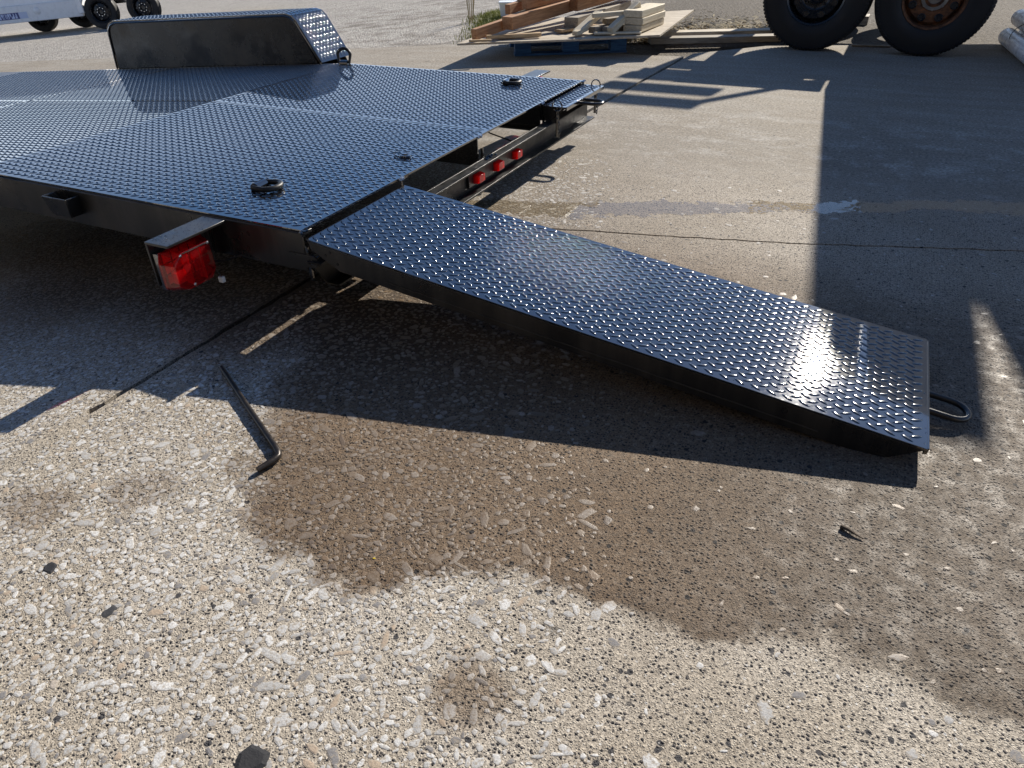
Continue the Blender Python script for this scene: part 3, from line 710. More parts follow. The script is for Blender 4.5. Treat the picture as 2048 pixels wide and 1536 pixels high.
# tail lamps on angle brackets
def tail_lamp(side):
    y0 = 0 if side < 0 else W; s = side
    def Y(d): return y0 + s * d
    def box(x0, x1, d0, d1, z0, z1):
        a, b = sorted((Y(d0), Y(d1))); return (x0, a, z0), (x1, b, z1)
    br = MB().box(*box(-.345, -.262, .001, .205, HD - .014, HD - .007)).box(*box(-.345, -.339, .001, .205, HD - .135, HD - .0145)).build('lamp_bracket', M['side'], trailer, bevel=.001)
    zt_, zb = HD - .036, HD - .150
    hs = MB().box(*box(-.3385, -.315, .056, .20, zb + .004, zt_ - .004)).build('lamp_housing', M['paint'], br, bevel=.002)
    # faceted lens
    mb = MB(); x0, x1 = -.3145, -.268
    base = [(.054, zb + .02), (.054, zt_), (.200, zt_), (.208, zt_ - .03), (.208, zb + .015), (.19, zb), (.07, zb)]
    face = [(.066, zb + .03), (.070, zt_ - .006), (.165, zt_ - .006), (.196, zt_ - .032), (.196, zb + .02), (.165, zb + .004), (.085, zb + .004)]
    k = len(base)
    mb.add([(x0, Y(d), z) for d, z in base] + [(x1, Y(d), z) for d, z in face], [tuple(range(k)), tuple(range(k, 2*k))] + [(i, (i+1) % k, k + (i+1) % k, k + i) for i in range(k)])
    ln = mb.build('lamp_lens', M['red'], br, bevel=.002); ln['label'] = 'clear red tail lamp lens'
    # ribbed reflector inside
    mb = MB()
    for i in range(4):
        d = .075 + i * .03
        for j in range(3):
            z = zb + .02 + j * .030
            a, b = sorted((Y(d), Y(d + .026)))
            mb.add([(-.3135, a, z), (-.3135, b, z), (-.3135, b, z + .027), (-.3135, a, z + .027), (-.297, (a + b) / 2, z + .0135)], [(0, 1, 4), (1, 2, 4), (2, 3, 4), (3, 0, 4), (3, 2, 1, 0)])
    mb.build('reflector', M['redin'], br)
    mb = MB()
    for d in (.10, .145):
        a, b = sorted((Y(d), Y(d + .003))); mb.box((-.296, a, zb + .01), (-.272, b, zt_ - .010))
    a, b = sorted((Y(.165), Y(.195))); mb.box((-.290, a, zb + .03), (-.2705, b, zb + .062))
    mb.build('lens_rib', M['redin'], br)
    a, b = sorted((Y(.10), Y(.16)))
    MB().box((-.33, a, zb - .004), (-.285, b, zb - .0005)).build('plate_lamp_window', M['clear'], br)
    mb = MB()
    for k_ in range(3):                          # moulded steps standing proud of the lens face
        d0 = .082 + .032 * k_
        for j_ in range(3):
            z0 = zb + .018 + .030 * j_; a, b = sorted((Y(d0), Y(d0 + .026)))
            mb.add([(x1 + .0006, a, z0), (x1 + .0006, b, z0), (x1 + .0006, b, z0 + .026), (x1 + .0006, a, z0 + .026), (x1 + .0045, a + .004, z0 + .006), (x1 + .0045, b - .004, z0 + .006), (x1 + .0018, b - .004, z0 + .022), (x1 + .0018, a + .004, z0 + .022)], [(4, 5, 6, 7), (0, 1, 5, 4), (1, 2, 6, 5), (2, 3, 7, 6), (3, 0, 4, 7)])
    mb.build('lens_facets', M['red'], br)
    a, b = sorted((Y(.072), Y(.165))); MB().box((x1 + .0005, a, zt_ - .009), (x1 + .003, b, zt_ - .0065)).build('lens_rim', M['zinc'], br)
    for d, z in ((.170, zt_ - .012), (.076, zt_ - .010), (.150, zb + .012)):
        MB().lathe([(0, -.0005), (.0045, -.0005), (.0045, .0015), (.002, .003), (0, .003)], 10, 'x', (x1 + .0005, Y(d), z)).build('screw', M['zinc'], br, True)
    mb = MB(); mb.tube([(-.325, Y(.06), HD - .12), (-.27, Y(.03), HD - .118), (-.22, Y(.012), HD - .10), (-.15, Y(-.02), HD - .125)], .0028, 6)
    mb.tube([(-.31, Y(.058), HD - .125), (-.285, Y(.05), HD - .15), (-.283, Y(.046), HD - .165)], .0018, 6)
    mb.build('lamp_wire', M['wire'], br, True)
    MB().box((-.293, min(Y(.040), Y(.052)), HD - .181), (-.276, max(Y(.040), Y(.052)), HD - .163)).build('wire_connector', M['whiteal'], br, bevel=.002)
tail_lamp(-1); tail_lamp(1)

# fenders
def fender(side):
    s = side; yin = W + .012 if s > 0 else -.012; yout = yin + s * .262
    fe = empty('fender'); fe.parent = trailer
    def outline(off=0.0):
        # closed profile in (x, z); front upright end, sloped rear end, rounded shoulders
        xa, xb, xc, xd = -3.335 + off, -3.20 + off * .8, -1.735 - off * .7, -1.585 - off
        za, zb_ = dz(-3.335) + .004, dz(-1.585) + .004
        zt1, zt2 = .418 - off, .503 - off
        P = [(xa, za), (xa + .02, zt1 - .075)]
        P += [(xa + .028, zt1 - .045), (xa + .055, zt1 - .018), (xa + .10, zt1 - .002)]
        P += [(xc - .06, zt2 - .002), (xc - .018, zt2 - .010), (xc + .012, zt2 - .034)]
        P += [(xd, zb_)]
        return P
    o1 = outline(); k = len(o1)
    t = .005
    # side plates
    for nm, y in (('fender_side', yin), ('fender_side', yout - s * t)):
        a, b = sorted((y, y + s * t))
        ins = outline(.016); ins[0] = (ins[0][0], ins[0][1] - .06); ins[-1] = (ins[-1][0] + .01, ins[-1][1] - .06)
        MB().prism(ins, 'y', a, b).build(nm, M['fside'], fe)
    # wrapped tread plate
    mb = MB(); i2 = outline(.006)
    a, b = sorted((yin - s * .004, yout + s * .004))
    for i in range(k - 1):
        p, q = o1[i], o1[i+1]; p2, q2 = i2[i], i2[i+1]
        mb.hexa([(p2[0], a, p2[1]), (q2[0], a, q2[1]), (q2[0], b, q2[1]), (p2[0], b, p2[1]), (p[0], a, p[1]), (q[0], a, q[1]), (q[0], b, q[1]), (p[0], b, p[1])])
    wrap = mb.build('fender_tread_plate', M['plate'], fe, True, angle=50)
    # lugs along the wrap
    mb = MB(); acc = 0
    cum = [0]
    for p, q in zip(o1[:-1], o1[1:]): cum.append(cum[-1] + sqrt((q[0]-p[0])**2 + (q[1]-p[1])**2))
    def at(sv):
        for i in range(k-1):
            if sv <= cum[i+1]:
                t_ = (sv - cum[i]) / (cum[i+1] - cum[i]); p, q = o1[i], o1[i+1]
                d = Vector((q[0]-p[0], q[1]-p[1])).normalized(); return Vector((p[0] + (q[0]-p[0])*t_, p[1] + (q[1]-p[1])*t_)), d
        p, q = o1[-2], o1[-1]; return Vector(q), Vector((q[0]-p[0], q[1]-p[1])).normalized()
    for (lx, ly, an) in lug_field(0, cum[-1], 0, b - a):
        P, d = at(lx); nrm = Vector((-d.y, d.x)); c, sn = cos(an), sin(an)
        vs = []
        for vx, vy, vz in LUGV:
            u = vx*c - vy*sn; v = vx*sn + vy*c
            vs.append((P.x + d.x*u + nrm.x*vz, a + ly + v, P.y + d.y*u + nrm.y*vz))
        mb.add(vs, LUGF)
    lo = mb.build('tread_lugs', M['lug'], wrap, True, angle=60); lo['kind'] = 'stuff'
    # welt along the inner top edge
    mb = MB(); pts = [(x, yin - s * .003, z - .003) for x, z in outline(.010)]
    mb.tube(pts, .006, 6); mb.build('weld_bead', M['paint'], fe, True)
    # skirt under the deck edge on the wheel side
fender(1); fender(-1)

# wheels of the car trailer under the fenders
def tyre_mesh(R, w, rim, n=48, tread=True):
    mb = MB(); h = w / 2
    prof = [(rim, -h*.78), (rim + (R-rim)*.12, -h*.92), (rim + (R-rim)*.45, -h), (R*.955, -h*.92), (R*.985, -h*.80), (R, -h*.62), (R, -h*.36), (R*.982, -h*.34), (R*.982, -h*.26), (R, -h*.24), (R, -h*.04), (R*.982, -h*.03), (R*.982, h*.03), (R, h*.04), (R, h*.24), (R*.982, h*.26), (R*.982, h*.34), (R, h*.36), (R, h*.62), (R*.985, h*.80), (R*.955, h*.92), (rim + (R-rim)*.45, h), (rim + (R-rim)*.12, h*.92), (rim, h*.78)]
    mb.lathe(prof, n, 'y')
    if tread:
        m = int(R * 2 * pi / .026)
        for i in range(m):
            a = 2*pi*i/m
            for e in (-1, 1):
                for (r0, r1, y0, y1) in ((R*.925, R*.978, h*.93, h*.985),):
                    da = .30 * 2*pi/m; vs = []
                    for (aa, r_, y_) in ((a-da, r0, y1*1.0), (a+da, r0, y1), (a+da, r1, y0), (a-da, r1, y0)):
                        vs.append((r_*cos(aa), e * y_, r_*sin(aa)))
                    for (aa, r_, y_) in ((a-da, r0, y1), (a+da, r0, y1), (a+da, r1, y0), (a-da, r1, y0)):
                        vs.append(((r_ + .004)*cos(aa), e * (y_ + .004), (r_ + .004)*sin(aa)))
                    mb.hexa(vs)
    return mb
def disc_rim(R, n_holes, hole_r, hole_ring, inset, mat, parent, hubmat, spokes=False):
    """dished steel rim facing -y"""
    mb = MB()
    mb.lathe([(R, -.085), (R*1.03, -.095), (R*1.02, -.10), (R*.96, -.092), (R*.93, -.05), (R*.90, -inset + .03), (R*.80, -inset), (R*.52, -inset - .012), (R*.46, -inset - .004), (R*.34, -inset - .004), (R*.32, -inset - .02), (R*.24, -inset - .03), (R*.22, -inset - .005), (0, -inset - .004)], 40, 'y')
    o = mb.build('rim', mat, parent, True, angle=35)
    for i in range(n_holes):
        a = 2*pi*(i + .5)/n_holes; r = hole_ring * R
        nb = MB().lathe([(0, 0), (hole_r, 0), (hole_r * 1.12, -.006), (hole_r * 1.25, -.004), (hole_r*1.3, .004)], 14, 'y', (0, 0, 0))
        nb.xf(Matrix.Translation((r*cos(a), -inset - .0085, r*sin(a))))
        nb.build('hand_hole', M['rimblack'], o, True)
    for i in range(8):
        a = 2*pi*i/8
        MB().lathe([(0, -.016), (.008, -.016), (.0105, -.010), (.0105, 0)], 6, 'y', (R*.40*cos(a), -inset - .004, R*.40*sin(a))).build('lug_nut', hubmat, o)
    return o
for side in (1, -1):
    for xw_ in (-2.83, -2.09):
        yc = W + .14 if side > 0 else -.14
        wh = empty('wheel', (xw_, yc, gz(xw_) + .175), (0, 0, 0 if side < 0 else pi)); wh.parent = trailer
        tyre_mesh(.22, .18, .13, 36, False).build('tyre', M['rubber'], wh, True)
        disc_rim(.13, 5, .014, .66, .05, M['rimblack'], wh, M['zinc'])
    axle = MB()
for xw_ in (-2.83, -2.09):
    MB().tube([(xw_, -.1, gz(xw_) + .175 - .01), (xw_, W + .1, gz(xw_) + .165)], .028, 10).build('axle', M['paint'], trailer, True)

# tie-down rings
def dring(x, y, ang, upright=False, dzr=0):
    t = empty('tie_down_ring', (x, y, HD + .0015), (0, 0, ang)); t.parent = trailer
    # saddle clip
    mb = MB(); prof = [(-.016, 0)] + [( .0135*cos(a), .004 + .0135*sin(a)) for a in [pi - i*pi/8 for i in range(9)]] + [(.016, 0)]
    outer = [(-.017, 0)] + [(.0165*cos(a), .004 + .0165*sin(a)) for a in [pi - i*pi/8 for i in range(9)]] + [(.017, 0)]
    k = len(prof)
    for i in range(k-1):
        p, q, p2, q2 = prof[i], prof[i+1], outer[i], outer[i+1]
        mb.hexa([(p[0], -.024, p[1]), (q[0], -.024, q[1]), (q[0], .024, q[1]), (p[0], .024, p[1]), (p2[0], -.024, p2[1]), (q2[0], -.024, q2[1]), (q2[0], .024, q2[1]), (p2[0], .024, p2[1])])
    mb.build('saddle', M['plate'], t, True)
    R = .039
    pts = [(0, -.031, 0), (0, .031, 0)] + [(.032 + R*.95*cos(a), R*sin(a), 0) for a in [pi*.42 - i*pi*.84/12 for i in range(13)]]
    mb = MB().tube(pts, .0086, 10, closed=True)
    tilt = -radians(78) if upright else -radians(1)
    mb.xf(Matrix.Translation((0, 0, .0088)) @ Matrix.Rotation(tilt, 4, 'Y'))
    mb.build('ring', M['matte'], t, True)
dring(-.345, .232, radians(6)); dring(-.315, 1.875, radians(10)); dring(-1.39, 2.045, radians(100), True)

# second light wire hanging under the slot and pins with chains on the cross member
MB().tube([(-.35, 1.55, HD - .10), (-.22, 1.52, HD - .135), (-.10, 1.49, HD - .15)], .003, 6).build('loose_wire', M['wire'], trailer, True)
def retaining_pin(x, y, z):
    t = empty('retaining_pin', (x, y, z)); t.parent = trailer
    MB().tube([(0, 0, .05), (0, 0, -.075)], .0065, 8).build('pin_shank', M['paint'], t, True)
    MB().tube([(.022*cos(a), .0, .055 + .022*sin(a)) for a in [2*pi*i/14 for i in range(14)]], .003, 6, closed=True).build('pull_ring', M['plate'], t, True)
    mb = MB()
    for i in range(7):
        c = Vector((.006, .004 * i - .012, .03 - .017 * i)); a0 = 0 if i % 2 else pi/2
        mb.tube([c + Vector((.006*cos(a)*cos(a0), .006*cos(a)*sin(a0), .011*sin(a))) for a in [2*pi*j/10 for j in range(10)]], .0018, 5, closed=True)
    mb.build('chain', M['plate'], t, True)
retaining_pin(.066, 1.60, zc1 + .01); retaining_pin(.072, 2.06, zc1 + .012)

# rain beads on the near beam and lamp bracket
mb = MB(); rb = random.Random(12)
for _ in range(420):
    x = rb.choice((rb.uniform(-.80, -.36), rb.uniform(-.80, -.36), rb.uniform(-1.2, -.02))); z = HD - .012 - (HB - .02) * rb.random() ** 1.3; r = rb.uniform(.0008, .0021)
    mb.lathe([(0, -r*.7), (r*.7, -r*.5), (r, 0)], 6, 'y', (x, 0, z))
for _ in range(130):
    x = rb.uniform(-.342, -.265); y = -rb.uniform(.005, .2); r = rb.uniform(.0010, .0026); mb.lathe([(0, r*.5), (r*.7, r*.38), (r, 0)], 6, 'z', (x, y, HD - .007))
o = mb.build('water_beads', M['bead'], trailer, True); o['kind'] = 'stuff'

# ================================================================== LOADING RAMPS
RL, RW_, RH = 1.541, .476, .064
def build_ramp():
    r = empty('loading_ramp')
    MB().hexa([(0, 0, -.005), (RL, 0, -.005), (RL, RW_, -.005), (0, RW_, -.005), (0, 0, 0), (RL, 0, 0), (RL, RW_, 0), (0, RW_, 0)]).build('tread_plate', M['plate'], r, bevel=.0008)
    for y, s in ((.001, 1), (RW_ - .001, -1)):
        a, b = sorted((y, y + s*.006)); mb = MB()
        poly = [(.003, -.0055), (RL - .002, -.0055), (RL - .073, -RH), (.105, -RH), (.012, -.028)]
        mb.prism(poly, 'y', a, b)
        a, b = sorted((y + s*.0062, y + s*.034)); mb.box((.115, a, -RH), (RL - .08, b, -RH + .006))
        rail = mb.build('side_rail', M['side'], r, bevel=.0012)
        for hx, hz in ((.075, -.018), (.098, -.044), (.060, -.030)):
            MB().lathe([(0, -.001), (.004, -.001), (.0042, .001)], 10, 'y', (hx, y - s*.0002, hz)).build('bolt_hole', M['wire'], rail)
        pts, rad = weld((.25, y - s*.001, -RH + .018), (RL - .2, y - s*.001, -RH + .018), .0012, .03)
        MB().tube(pts, rad, 5).build('weld_bead', M['side'], rail, True)
    for x in (.30, .70, 1.10, 1.40):
        MB().box((x, .0075, -.05), (x + .005, RW_ - .0075, -.0055)).build('cross_rib', M['paint'], r)
    MB().box((RL - .004, .004, -.016), (RL + .004, RW_ - .004, -.0006)).build('end_strip', M['plate'], r, bevel=.001)
    yc = .212; rr2 = .036; xe = RL + .055
    pts = [(RL - .05, yc - rr2, -.018), (RL + .01, yc - rr2, -.018)] + [(xe + rr2*cos(a), yc + rr2*sin(a), -.018) for a in [-pi/2 + i*pi/10 for i in range(11)]] + [(RL + .01, yc + rr2, -.018), (RL - .05, yc + rr2, -.018)]
    MB().tube(pts, .0072, 10).build('pull_handle', M['side'], r, True)
    return r
lug_me = MB().add(LUGV, LUGF).mesh('tread_lug', True, 60); lug_me.materials.append(M['lug'])
fieldR = lug_field(0, RL, 0, RW_, inset=.010)
fieldR.sort(key=lambda q: -q[0] + .8 * q[1])
ramp = build_ramp()
for x, y, a in fieldR[:300]:
    o = bpy.data.objects.new('tread_lug', lug_me); col.objects.link(o); o.parent = ramp; o.location = (x, y, 0); o.rotation_euler = (0, 0, a)
lo = lug_mesh(fieldR[300:], lambda x: 0.0).build('tread_lugs', M['lug'], ramp, True, angle=60); lo['kind'] = 'stuff'
ramp.location = (.017, .002, HD - .020); ramp.rotation_euler = (0, .1315, 0)
tag(ramp, 'black diamond plate loading ramp let down from the trailer onto the concrete', 'ramp', 'loading ramps of the trailer')
ramp2 = build_ramp()
lo = lug_mesh([q for q in fieldR if q[0] > 1.30], lambda x: 0.0).build('tread_lugs', M['lug'], ramp2, True, angle=60); lo['kind'] = 'stuff'
ramp2.location = (.105 - RL, 1.60, HD - .0105); ramp2.rotation_euler = (0, .004, 0)
tag(ramp2, 'black loading ramp stowed in its slot under the far rear corner of the deck', 'ramp', 'loading ramps of the trailer')

# wet sparkle: beads of water standing on the ramp and the rear of the deck
mb = MB(); rb = random.Random(17)
for _ in range(900):
    x = RL * rb.random() ** .8; y = rb.uniform(.01, RW_ - .01); r = rb.uniform(.0006, .0017)
    mb.lathe([(0, r*.6), (r*.7, r*.45), (r, 0)], 6, 'z', (x, y, 0.0001))
o = mb.build('water_beads', M['bead'], ramp, True); o['kind'] = 'stuff'

# ================================================================== SMALL THINGS
pts = [Vector((-.05, -.313, .0105)), Vector((.13, -.414, .0095)), Vector((.292, -.5035, .0085)), Vector((.312, -.5155, .0088)), Vector((.322, -.527, .009)), Vector((.3225, -.540, .009)), Vector((.313, -.579, .0085))]
sb = MB().tube(pts, [.0065, .0068, .0072, .0076, .0076, .0074, .0068], 10).build('bent_steel_bar', M['steel'], None, True)
tag(sb, 'dark L-shaped steel bar lying on the concrete in front of the ramp', 'steel bar')

clip = empty('clip_pin', (-.104, .672, HD)); tag(clip, 'small black spring clip lying loose on the trailer deck near the slot', 'clip')
MB().tube([(.018*cos(a), .012*sin(a), .0055) for a in [2*pi*i/14 for i in range(14)]], .0045, 6, closed=True).build('clip_ring', M['plate'], clip, True)
MB().tube([(-.012, .006, .006), (-.03, .016, .010), (-.05, .022, .007)], .0028, 6).tube([(-.014, -.004, .006), (-.034, .006, .012), (-.052, .010, .009)], .0028, 6).build('clip_leg', M['plate'], clip, True)

def scrap(name, x, y, r, seed, mat, label, cat, flat=.15, asp=1.4):
    g = random.Random(seed); n = 9; mb = MB(); a0 = g.uniform(0, 6)
    ring = [(r * g.uniform(.7, 1.1) * cos(2*pi*i/n) * asp, r * g.uniform(.7, 1.1) * sin(2*pi*i/n)) for i in range(n)]
    c, s = cos(a0), sin(a0); ring = [(x + u*c - v*s, y + u*s + v*c) for u, v in ring]
    mb.add([(u, v, .0003) for u, v in ring] + [(x + (u-x)*.7, y + (v-y)*.7, .0003 + r*flat*g.uniform(.7, 1.2)) for u, v in ring], [(i, (i+1) % n, n + (i+1) % n, n + i) for i in range(n)] + [tuple(range(n, 2*n))])
    return tag(mb.build(name, mat), label, cat)
blk = simple('tar_black', (.022, .022, .024), .75, 0, .3, 60, .4)
scrap('tar_patch', .724, -1.046, .024, 1, blk, 'black tar lump stuck to the concrete at the bottom edge of view', 'tar lump', .10, 1.1)
scrap('tar_patch', .150, -.934, .012, 2, blk, 'small black tar lump on pale aggregate at the far left', 'tar lump', .12)
scrap('tar_patch', .330, -.955, .011, 3, simple('tar_grey', (.05, .05, .052), .8, 0, .3, 60, .4), 'greyish tar smear among pale stones left of the bottom tar lump', 'tar lump', .06)
lf = MB(); lf.tube([(1.412, -.247, .004), (1.425, -.252, .0055), (1.438, -.258, .004), (1.452, -.263, .003)], [.0042, .0036, .0018, .0007], 6)
tag(lf.build('twig', M['soil'], None, True), 'short dark twig on damp concrete to the right below the ramp', 'twig')
scrap('yellow_chip', .668, -.672, .0022, 5, M['yellow'], 'tiny yellow scrap on the brown wet concrete', 'scrap', .4)

# ================================================================== PALLET, PLYWOOD AND LUMBER
PA = radians(30.3)
pal = tag(empty('wooden_pallet', (-1.32, 4.065, 0), (0, 0, PA)), 'blue painted pallet carrying the plywood sheet and lumber', 'pallet')
for y in (.0, .45, .90):
    for x in (.0, .375, .75):
        MB().box((x, y, .018), (x + .125, y + .10, .108)).build('block', M['blue'], pal, bevel=.003)
    MB().box((-.004, y - .003, .001), (.88, y + .105, .0175)).build('bottom_board', M['blue'], pal, bevel=.002)
for i in range(7):
    MB().box((-.004, i * .155, .1085), (.88, i * .155 + .10, .126)).build('top_board', M['blue'], pal, bevel=.002)
# plywood sheet (cut out of square), slightly bowed
mb = MB(); A_, B_, C_, D_ = Vector((-1.585, 3.63, .140)), Vector((-.278, 4.41, .150)), Vector((-.37, 5.82, .168)), Vector((-1.72, 5.02, .140))
nx, ny = 10, 6; vs = []
for t_ in (0, -.014):
    for j in range(ny+1):
        for i in range(nx+1):
            u, v = i/nx, j/ny; P = (A_*(1-u) + B_*u)*(1-v) + (D_*(1-u) + C_*u)*v
            vs.append((P.x, P.y, max(.1275 + .0142, P.z - .004 * sin(u * pi)) + t_))
fs = []; off = (nx+1)*(ny+1)
for j in range(ny):
    for i in range(nx):
        a = j*(nx+1)+i; q = (a, a+1, a+nx+2, a+nx+1); fs.append(q); fs.append(tuple(v + off for v in q[::-1]))
rim_ = list(range(nx+1)) + [j*(nx+1)+nx for j in range(1, ny+1)] + [ny*(nx+1)+i for i in range(nx-1, -1, -1)] + [j*(nx+1) for j in range(ny-1, 0, -1)]
for a, b in zip(rim_, rim_[1:] + rim_[:1]): fs.append((a, a+off, b+off, b))
mb.add(vs, fs)
tag(mb.build('plywood_sheet', M['ply']), 'weathered grey plywood sheet laid across the blue pallet', 'plywood')

def lumber(p, q, w, h, mat, label, group='lumber piled on the plywood', name='lumber_board', up=(0, 0, 1), roll=0):
    p = Vector(p); q = Vector(q); d = q - p; L = d.length; d.normalize()
    u = Vector(up); sd = d.cross(u).normalized(); u = sd.cross(d)
    if roll: sd, u = sd*cos(roll) + u*sin(roll), u*cos(roll) - sd*sin(roll)
    mb = MB().box((0, -w/2, 0), (L, w/2, h)); o = mb.build(name, mat, None, bevel=.004)
    Mx = Matrix(((d.x, -sd.x, u.x, p.x), (d.y, -sd.y, u.y, p.y), (d.z, -sd.z, u.z, p.z), (0, 0, 0, 1)))
    o.matrix_world = Mx
    return tag(o, label, 'lumber', group)
zp = .152
RW = M['redwood']; PN = M['pine']; PL = M['pale']
lumber((-1.50, 3.74, zp), (-1.19, 5.55, zp + .13), .045, .075, RW, 'long reddish board sticking furthest out over the left corner of the plywood')
lumber((-1.36, 4.02, zp + .040), (-1.13, 5.0, zp + .105), .10, .088, RW, 'thick brown beam with sunlit cut end at the front of the lumber pile')
lumber((-1.47, 4.25, zp + .115), (-1.34, 6.0, zp + .20), .045, .07, RW, 'upper reddish board lying along the left of the lumber pile')
lumber((-1.34, 4.28, zp + .150), (-.84, 6.0, zp + .225), .05, .07, RW, 'long brown board crossing over the top of the pile')
lumber((-1.10, 4.72, zp + .10), (-.70, 6.15, zp + .19), .085, .085, RW, 'dark brown beam lying behind the sunlit beam end')
lumber((-1.30, 4.9, zp + .20), (-.92, 6.3, zp + .26), .04, .085, RW, 'topmost reddish board reaching out of the back of the pile')
lumber((-1.00, 4.42, zp + .001), (-.92, 5.5, zp + .02), .12, .09, M['grey'], 'dark timber block under the crossed boards in the middle of the pile')
lumber((-1.44, 3.82, zp), (-1.10, 4.06, zp), .035, .026, PN, 'short pale offcut along the front edge of the plywood')
lumber((-1.38, 3.90, zp), (-1.13, 4.13, zp), .035, .020, PN, 'thin pale offcut just behind the front edge offcut')
lumber((-1.50, 3.66, zp - .001), (-1.36, 3.745, zp - .001), .03, .014, PN, 'small pale sliver at the left corner of the plywood')
lumber((-1.42, 4.42, zp + .19), (-1.62, 5.9, zp + .24), .09, .022, PN, 'thin pale plank slanting off the back left of the pile')
lumber((-1.22, 4.35, zp + .205), (-.62, 5.6, zp + .26), .09, .022, RW, 'thin warm plank slanting across the top of the pile to the right')
lumber((-1.05, 4.28, zp + .001), (-.62, 5.3, zp + .004), .09, .02, PN, 'flat pale plank lying under the block jumble')
lumber((-1.56, 4.05, zp + .001), (-1.30, 4.9, zp + .075), .03, .05, PN, 'narrow pale stick leaning along the left edge of the pile')
# offcuts at the right: squared stack and a jumble of blocks
for i, (zz, dx, lab) in enumerate(((0, 0, 'bottom squared timber of the bright stack on the plywood'), (.050, .006, 'middle squared timber of the bright stack on the plywood'), (.100, -.004, 'top squared timber of the bright stack on the plywood'))):
    lumber((-.50 + dx, 4.42, zp + .006 + zz), (-.47 + dx, 4.93, zp + .006 + zz), .15, .047, PL, lab, 'squared offcuts on the plywood')
rl = random.Random(31)
jumble = [((-.86, 4.20, 0), (-.80, 4.52, .10), .07, .035, 'pale offcut leaning at the left of the block jumble'), ((-.80, 4.35, .10), (-.55, 4.50, .115), .06, .03, 'pale offcut bridging the top of the block jumble'),
          ((-.63, 4.30, .0), (-.52, 4.62, .15), .05, .05, 'bright timber standing slanted against the squared stack'), ((-.78, 4.30, 0), (-.70, 4.55, .0), .07, .045, 'low dark block at the left foot of the jumble'),
          ((-.68, 4.33, 0), (-.60, 4.62, .0), .07, .045, 'low dark block at the right foot of the jumble'), ((-.72, 4.42, .05), (-.60, 4.66, .055), .06, .04, 'offcut lying across the two low dark blocks'),
          ((-.86, 4.15, 0), (-.83, 4.30, .02), .05, .03, 'small pale wedge in front of the leaning offcut'), ((-.75, 4.26, 0), (-.42, 4.40, .0), .05, .014, 'thin flat strip lying in front of the block jumble')]
for p, q, w, h, lab in jumble:
    lumber((p[0], p[1], p[2] + zp + .002), (q[0], q[1], q[2] + zp + .002), w, h, PL if 'dark' not in lab else M['grey'], lab, 'squared offcuts on the plywood')
pp = MB().tube([(-.86, 5.0, zp + .205), (-.52, 5.02, zp + .19)], .02, 12).build('steel_pipe', M['zinc'], None, True)
tag(pp, 'short galvanised pipe lying on top of the offcuts', 'pipe')
# boards along the edge of the apron
lumber((-.52, 4.98, 0.001), (.62, 5.53, .001), .13, .045, M['grey'], 'weathered board on the concrete edge, nearer one of the two, running to the tyre', 'boards along the apron edge')
lumber((-.58, 5.22, 0.001), (.60, 5.80, .001), .14, .055, M['ply'], 'weathered board on the concrete edge, farther one of the two, beside the soil', 'boards along the apron edge')
lumber((1.02, 5.32, .001), (1.30, 5.36, .001), .03, .012, M['ply'], 'thin wooden strip on the concrete between the two big tyres', None)

# bucket and wire stake on the verge
bk = tag(empty('bucket', (-2.78, 6.97, gz(-2.78) - .045), (0, 0, .4)), 'white rectangular tub standing in the grass behind the lumber', 'tub')
mb = MB(); mb.hexa([(-.10, -.07, 0), (.10, -.07, 0), (.10, .07, 0), (-.10, .07, 0), (-.12, -.085, .17), (.12, -.085, .17), (.12, .085, .17), (-.12, .085, .17)])
mb.build('tub_body', M['whiteal'], bk, bevel=.01)
MB().box((-.127, -.092, .165), (.127, .092, .178)).build('tub_rim', M['white'], bk, bevel=.004)
MB().box((-.035, -.0835, .07), (.035, -.081, .125)).build('tub_print', simple('faded_red_print', (.55, .30, .30), .6), bk)
stk = MB()
for i in range(9):
    a = i * 2.4; stk.tube([(-3.18 + .02*cos(a), 6.75 + .02*sin(a), gz(-3.2) - .045), (-3.18 + .05*cos(a), 6.75 + .05*sin(a), .12 + .03 * (i % 4)), (-3.18 + .10*cos(a), 6.75 + .10*sin(a), .22 + .05 * (i % 3))], .0035, 5)
tag(stk.build('dry_weed', M['straw'], None, True), 'dry stalky weed clump on the verge left of the white tub', 'weed')

# ================================================================== TANDEM BOX TRAILER (big tyres at the right, unseen body added for its shadow)
tt = tag(empty('tandem_trailer'), 'trailer on two large mismatched tyres at the right, its unseen white body added for its shadow', 'trailer')
def big_wheel(x, y, rimmat, hubmat, rot, tread):
    wh = empty('wheel', (x, y, .383), (0, 0, rot)); wh.parent = tt
    tyre_mesh(.385, .235, .205, 64, tread).build('tyre', M['rubber'], wh, True, angle=30)
    disc_rim(.205, 8, .021, .70, .062, rimmat, wh, hubmat)
    return wh
w1 = big_wheel(.72, 5.11, M['rimblack'], M['rimblack'], radians(-3), True)
w2 = big_wheel(1.50, 5.11, M['rust'], M['hub'], radians(3), True); w2['label'] = 'tyre with ribbed shoulder on a rusty rim'
MB().lathe([(.078, -.067), (.088, -.072), (.088, -.078), (.05, -.082), (.045, -.070), (0, -.070)], 24, 'y').build('hub_ring', M['hub'], w2, True)
for x in (.72, 1.50):
    MB().tube([(x, 5.15, .383), (x, 7.0, .383)], .045, 10).build('axle', M['paint'], tt, True)
    wh = empty('wheel', (x, 7.0, .383), (0, 0, pi)); wh.parent = tt
    tyre_mesh(.385, .235, .205, 40, False).build('tyre', M['rubber'], wh, True)
MB().box((.30, 5.30, .60), (9.0, 5.42, .78)).box((.30, 6.8, .60), (9.0, 6.92, .78)).box((.30, 5.43, .62), (.42, 6.79, .76)).build('chassis', M['paint'], tt)
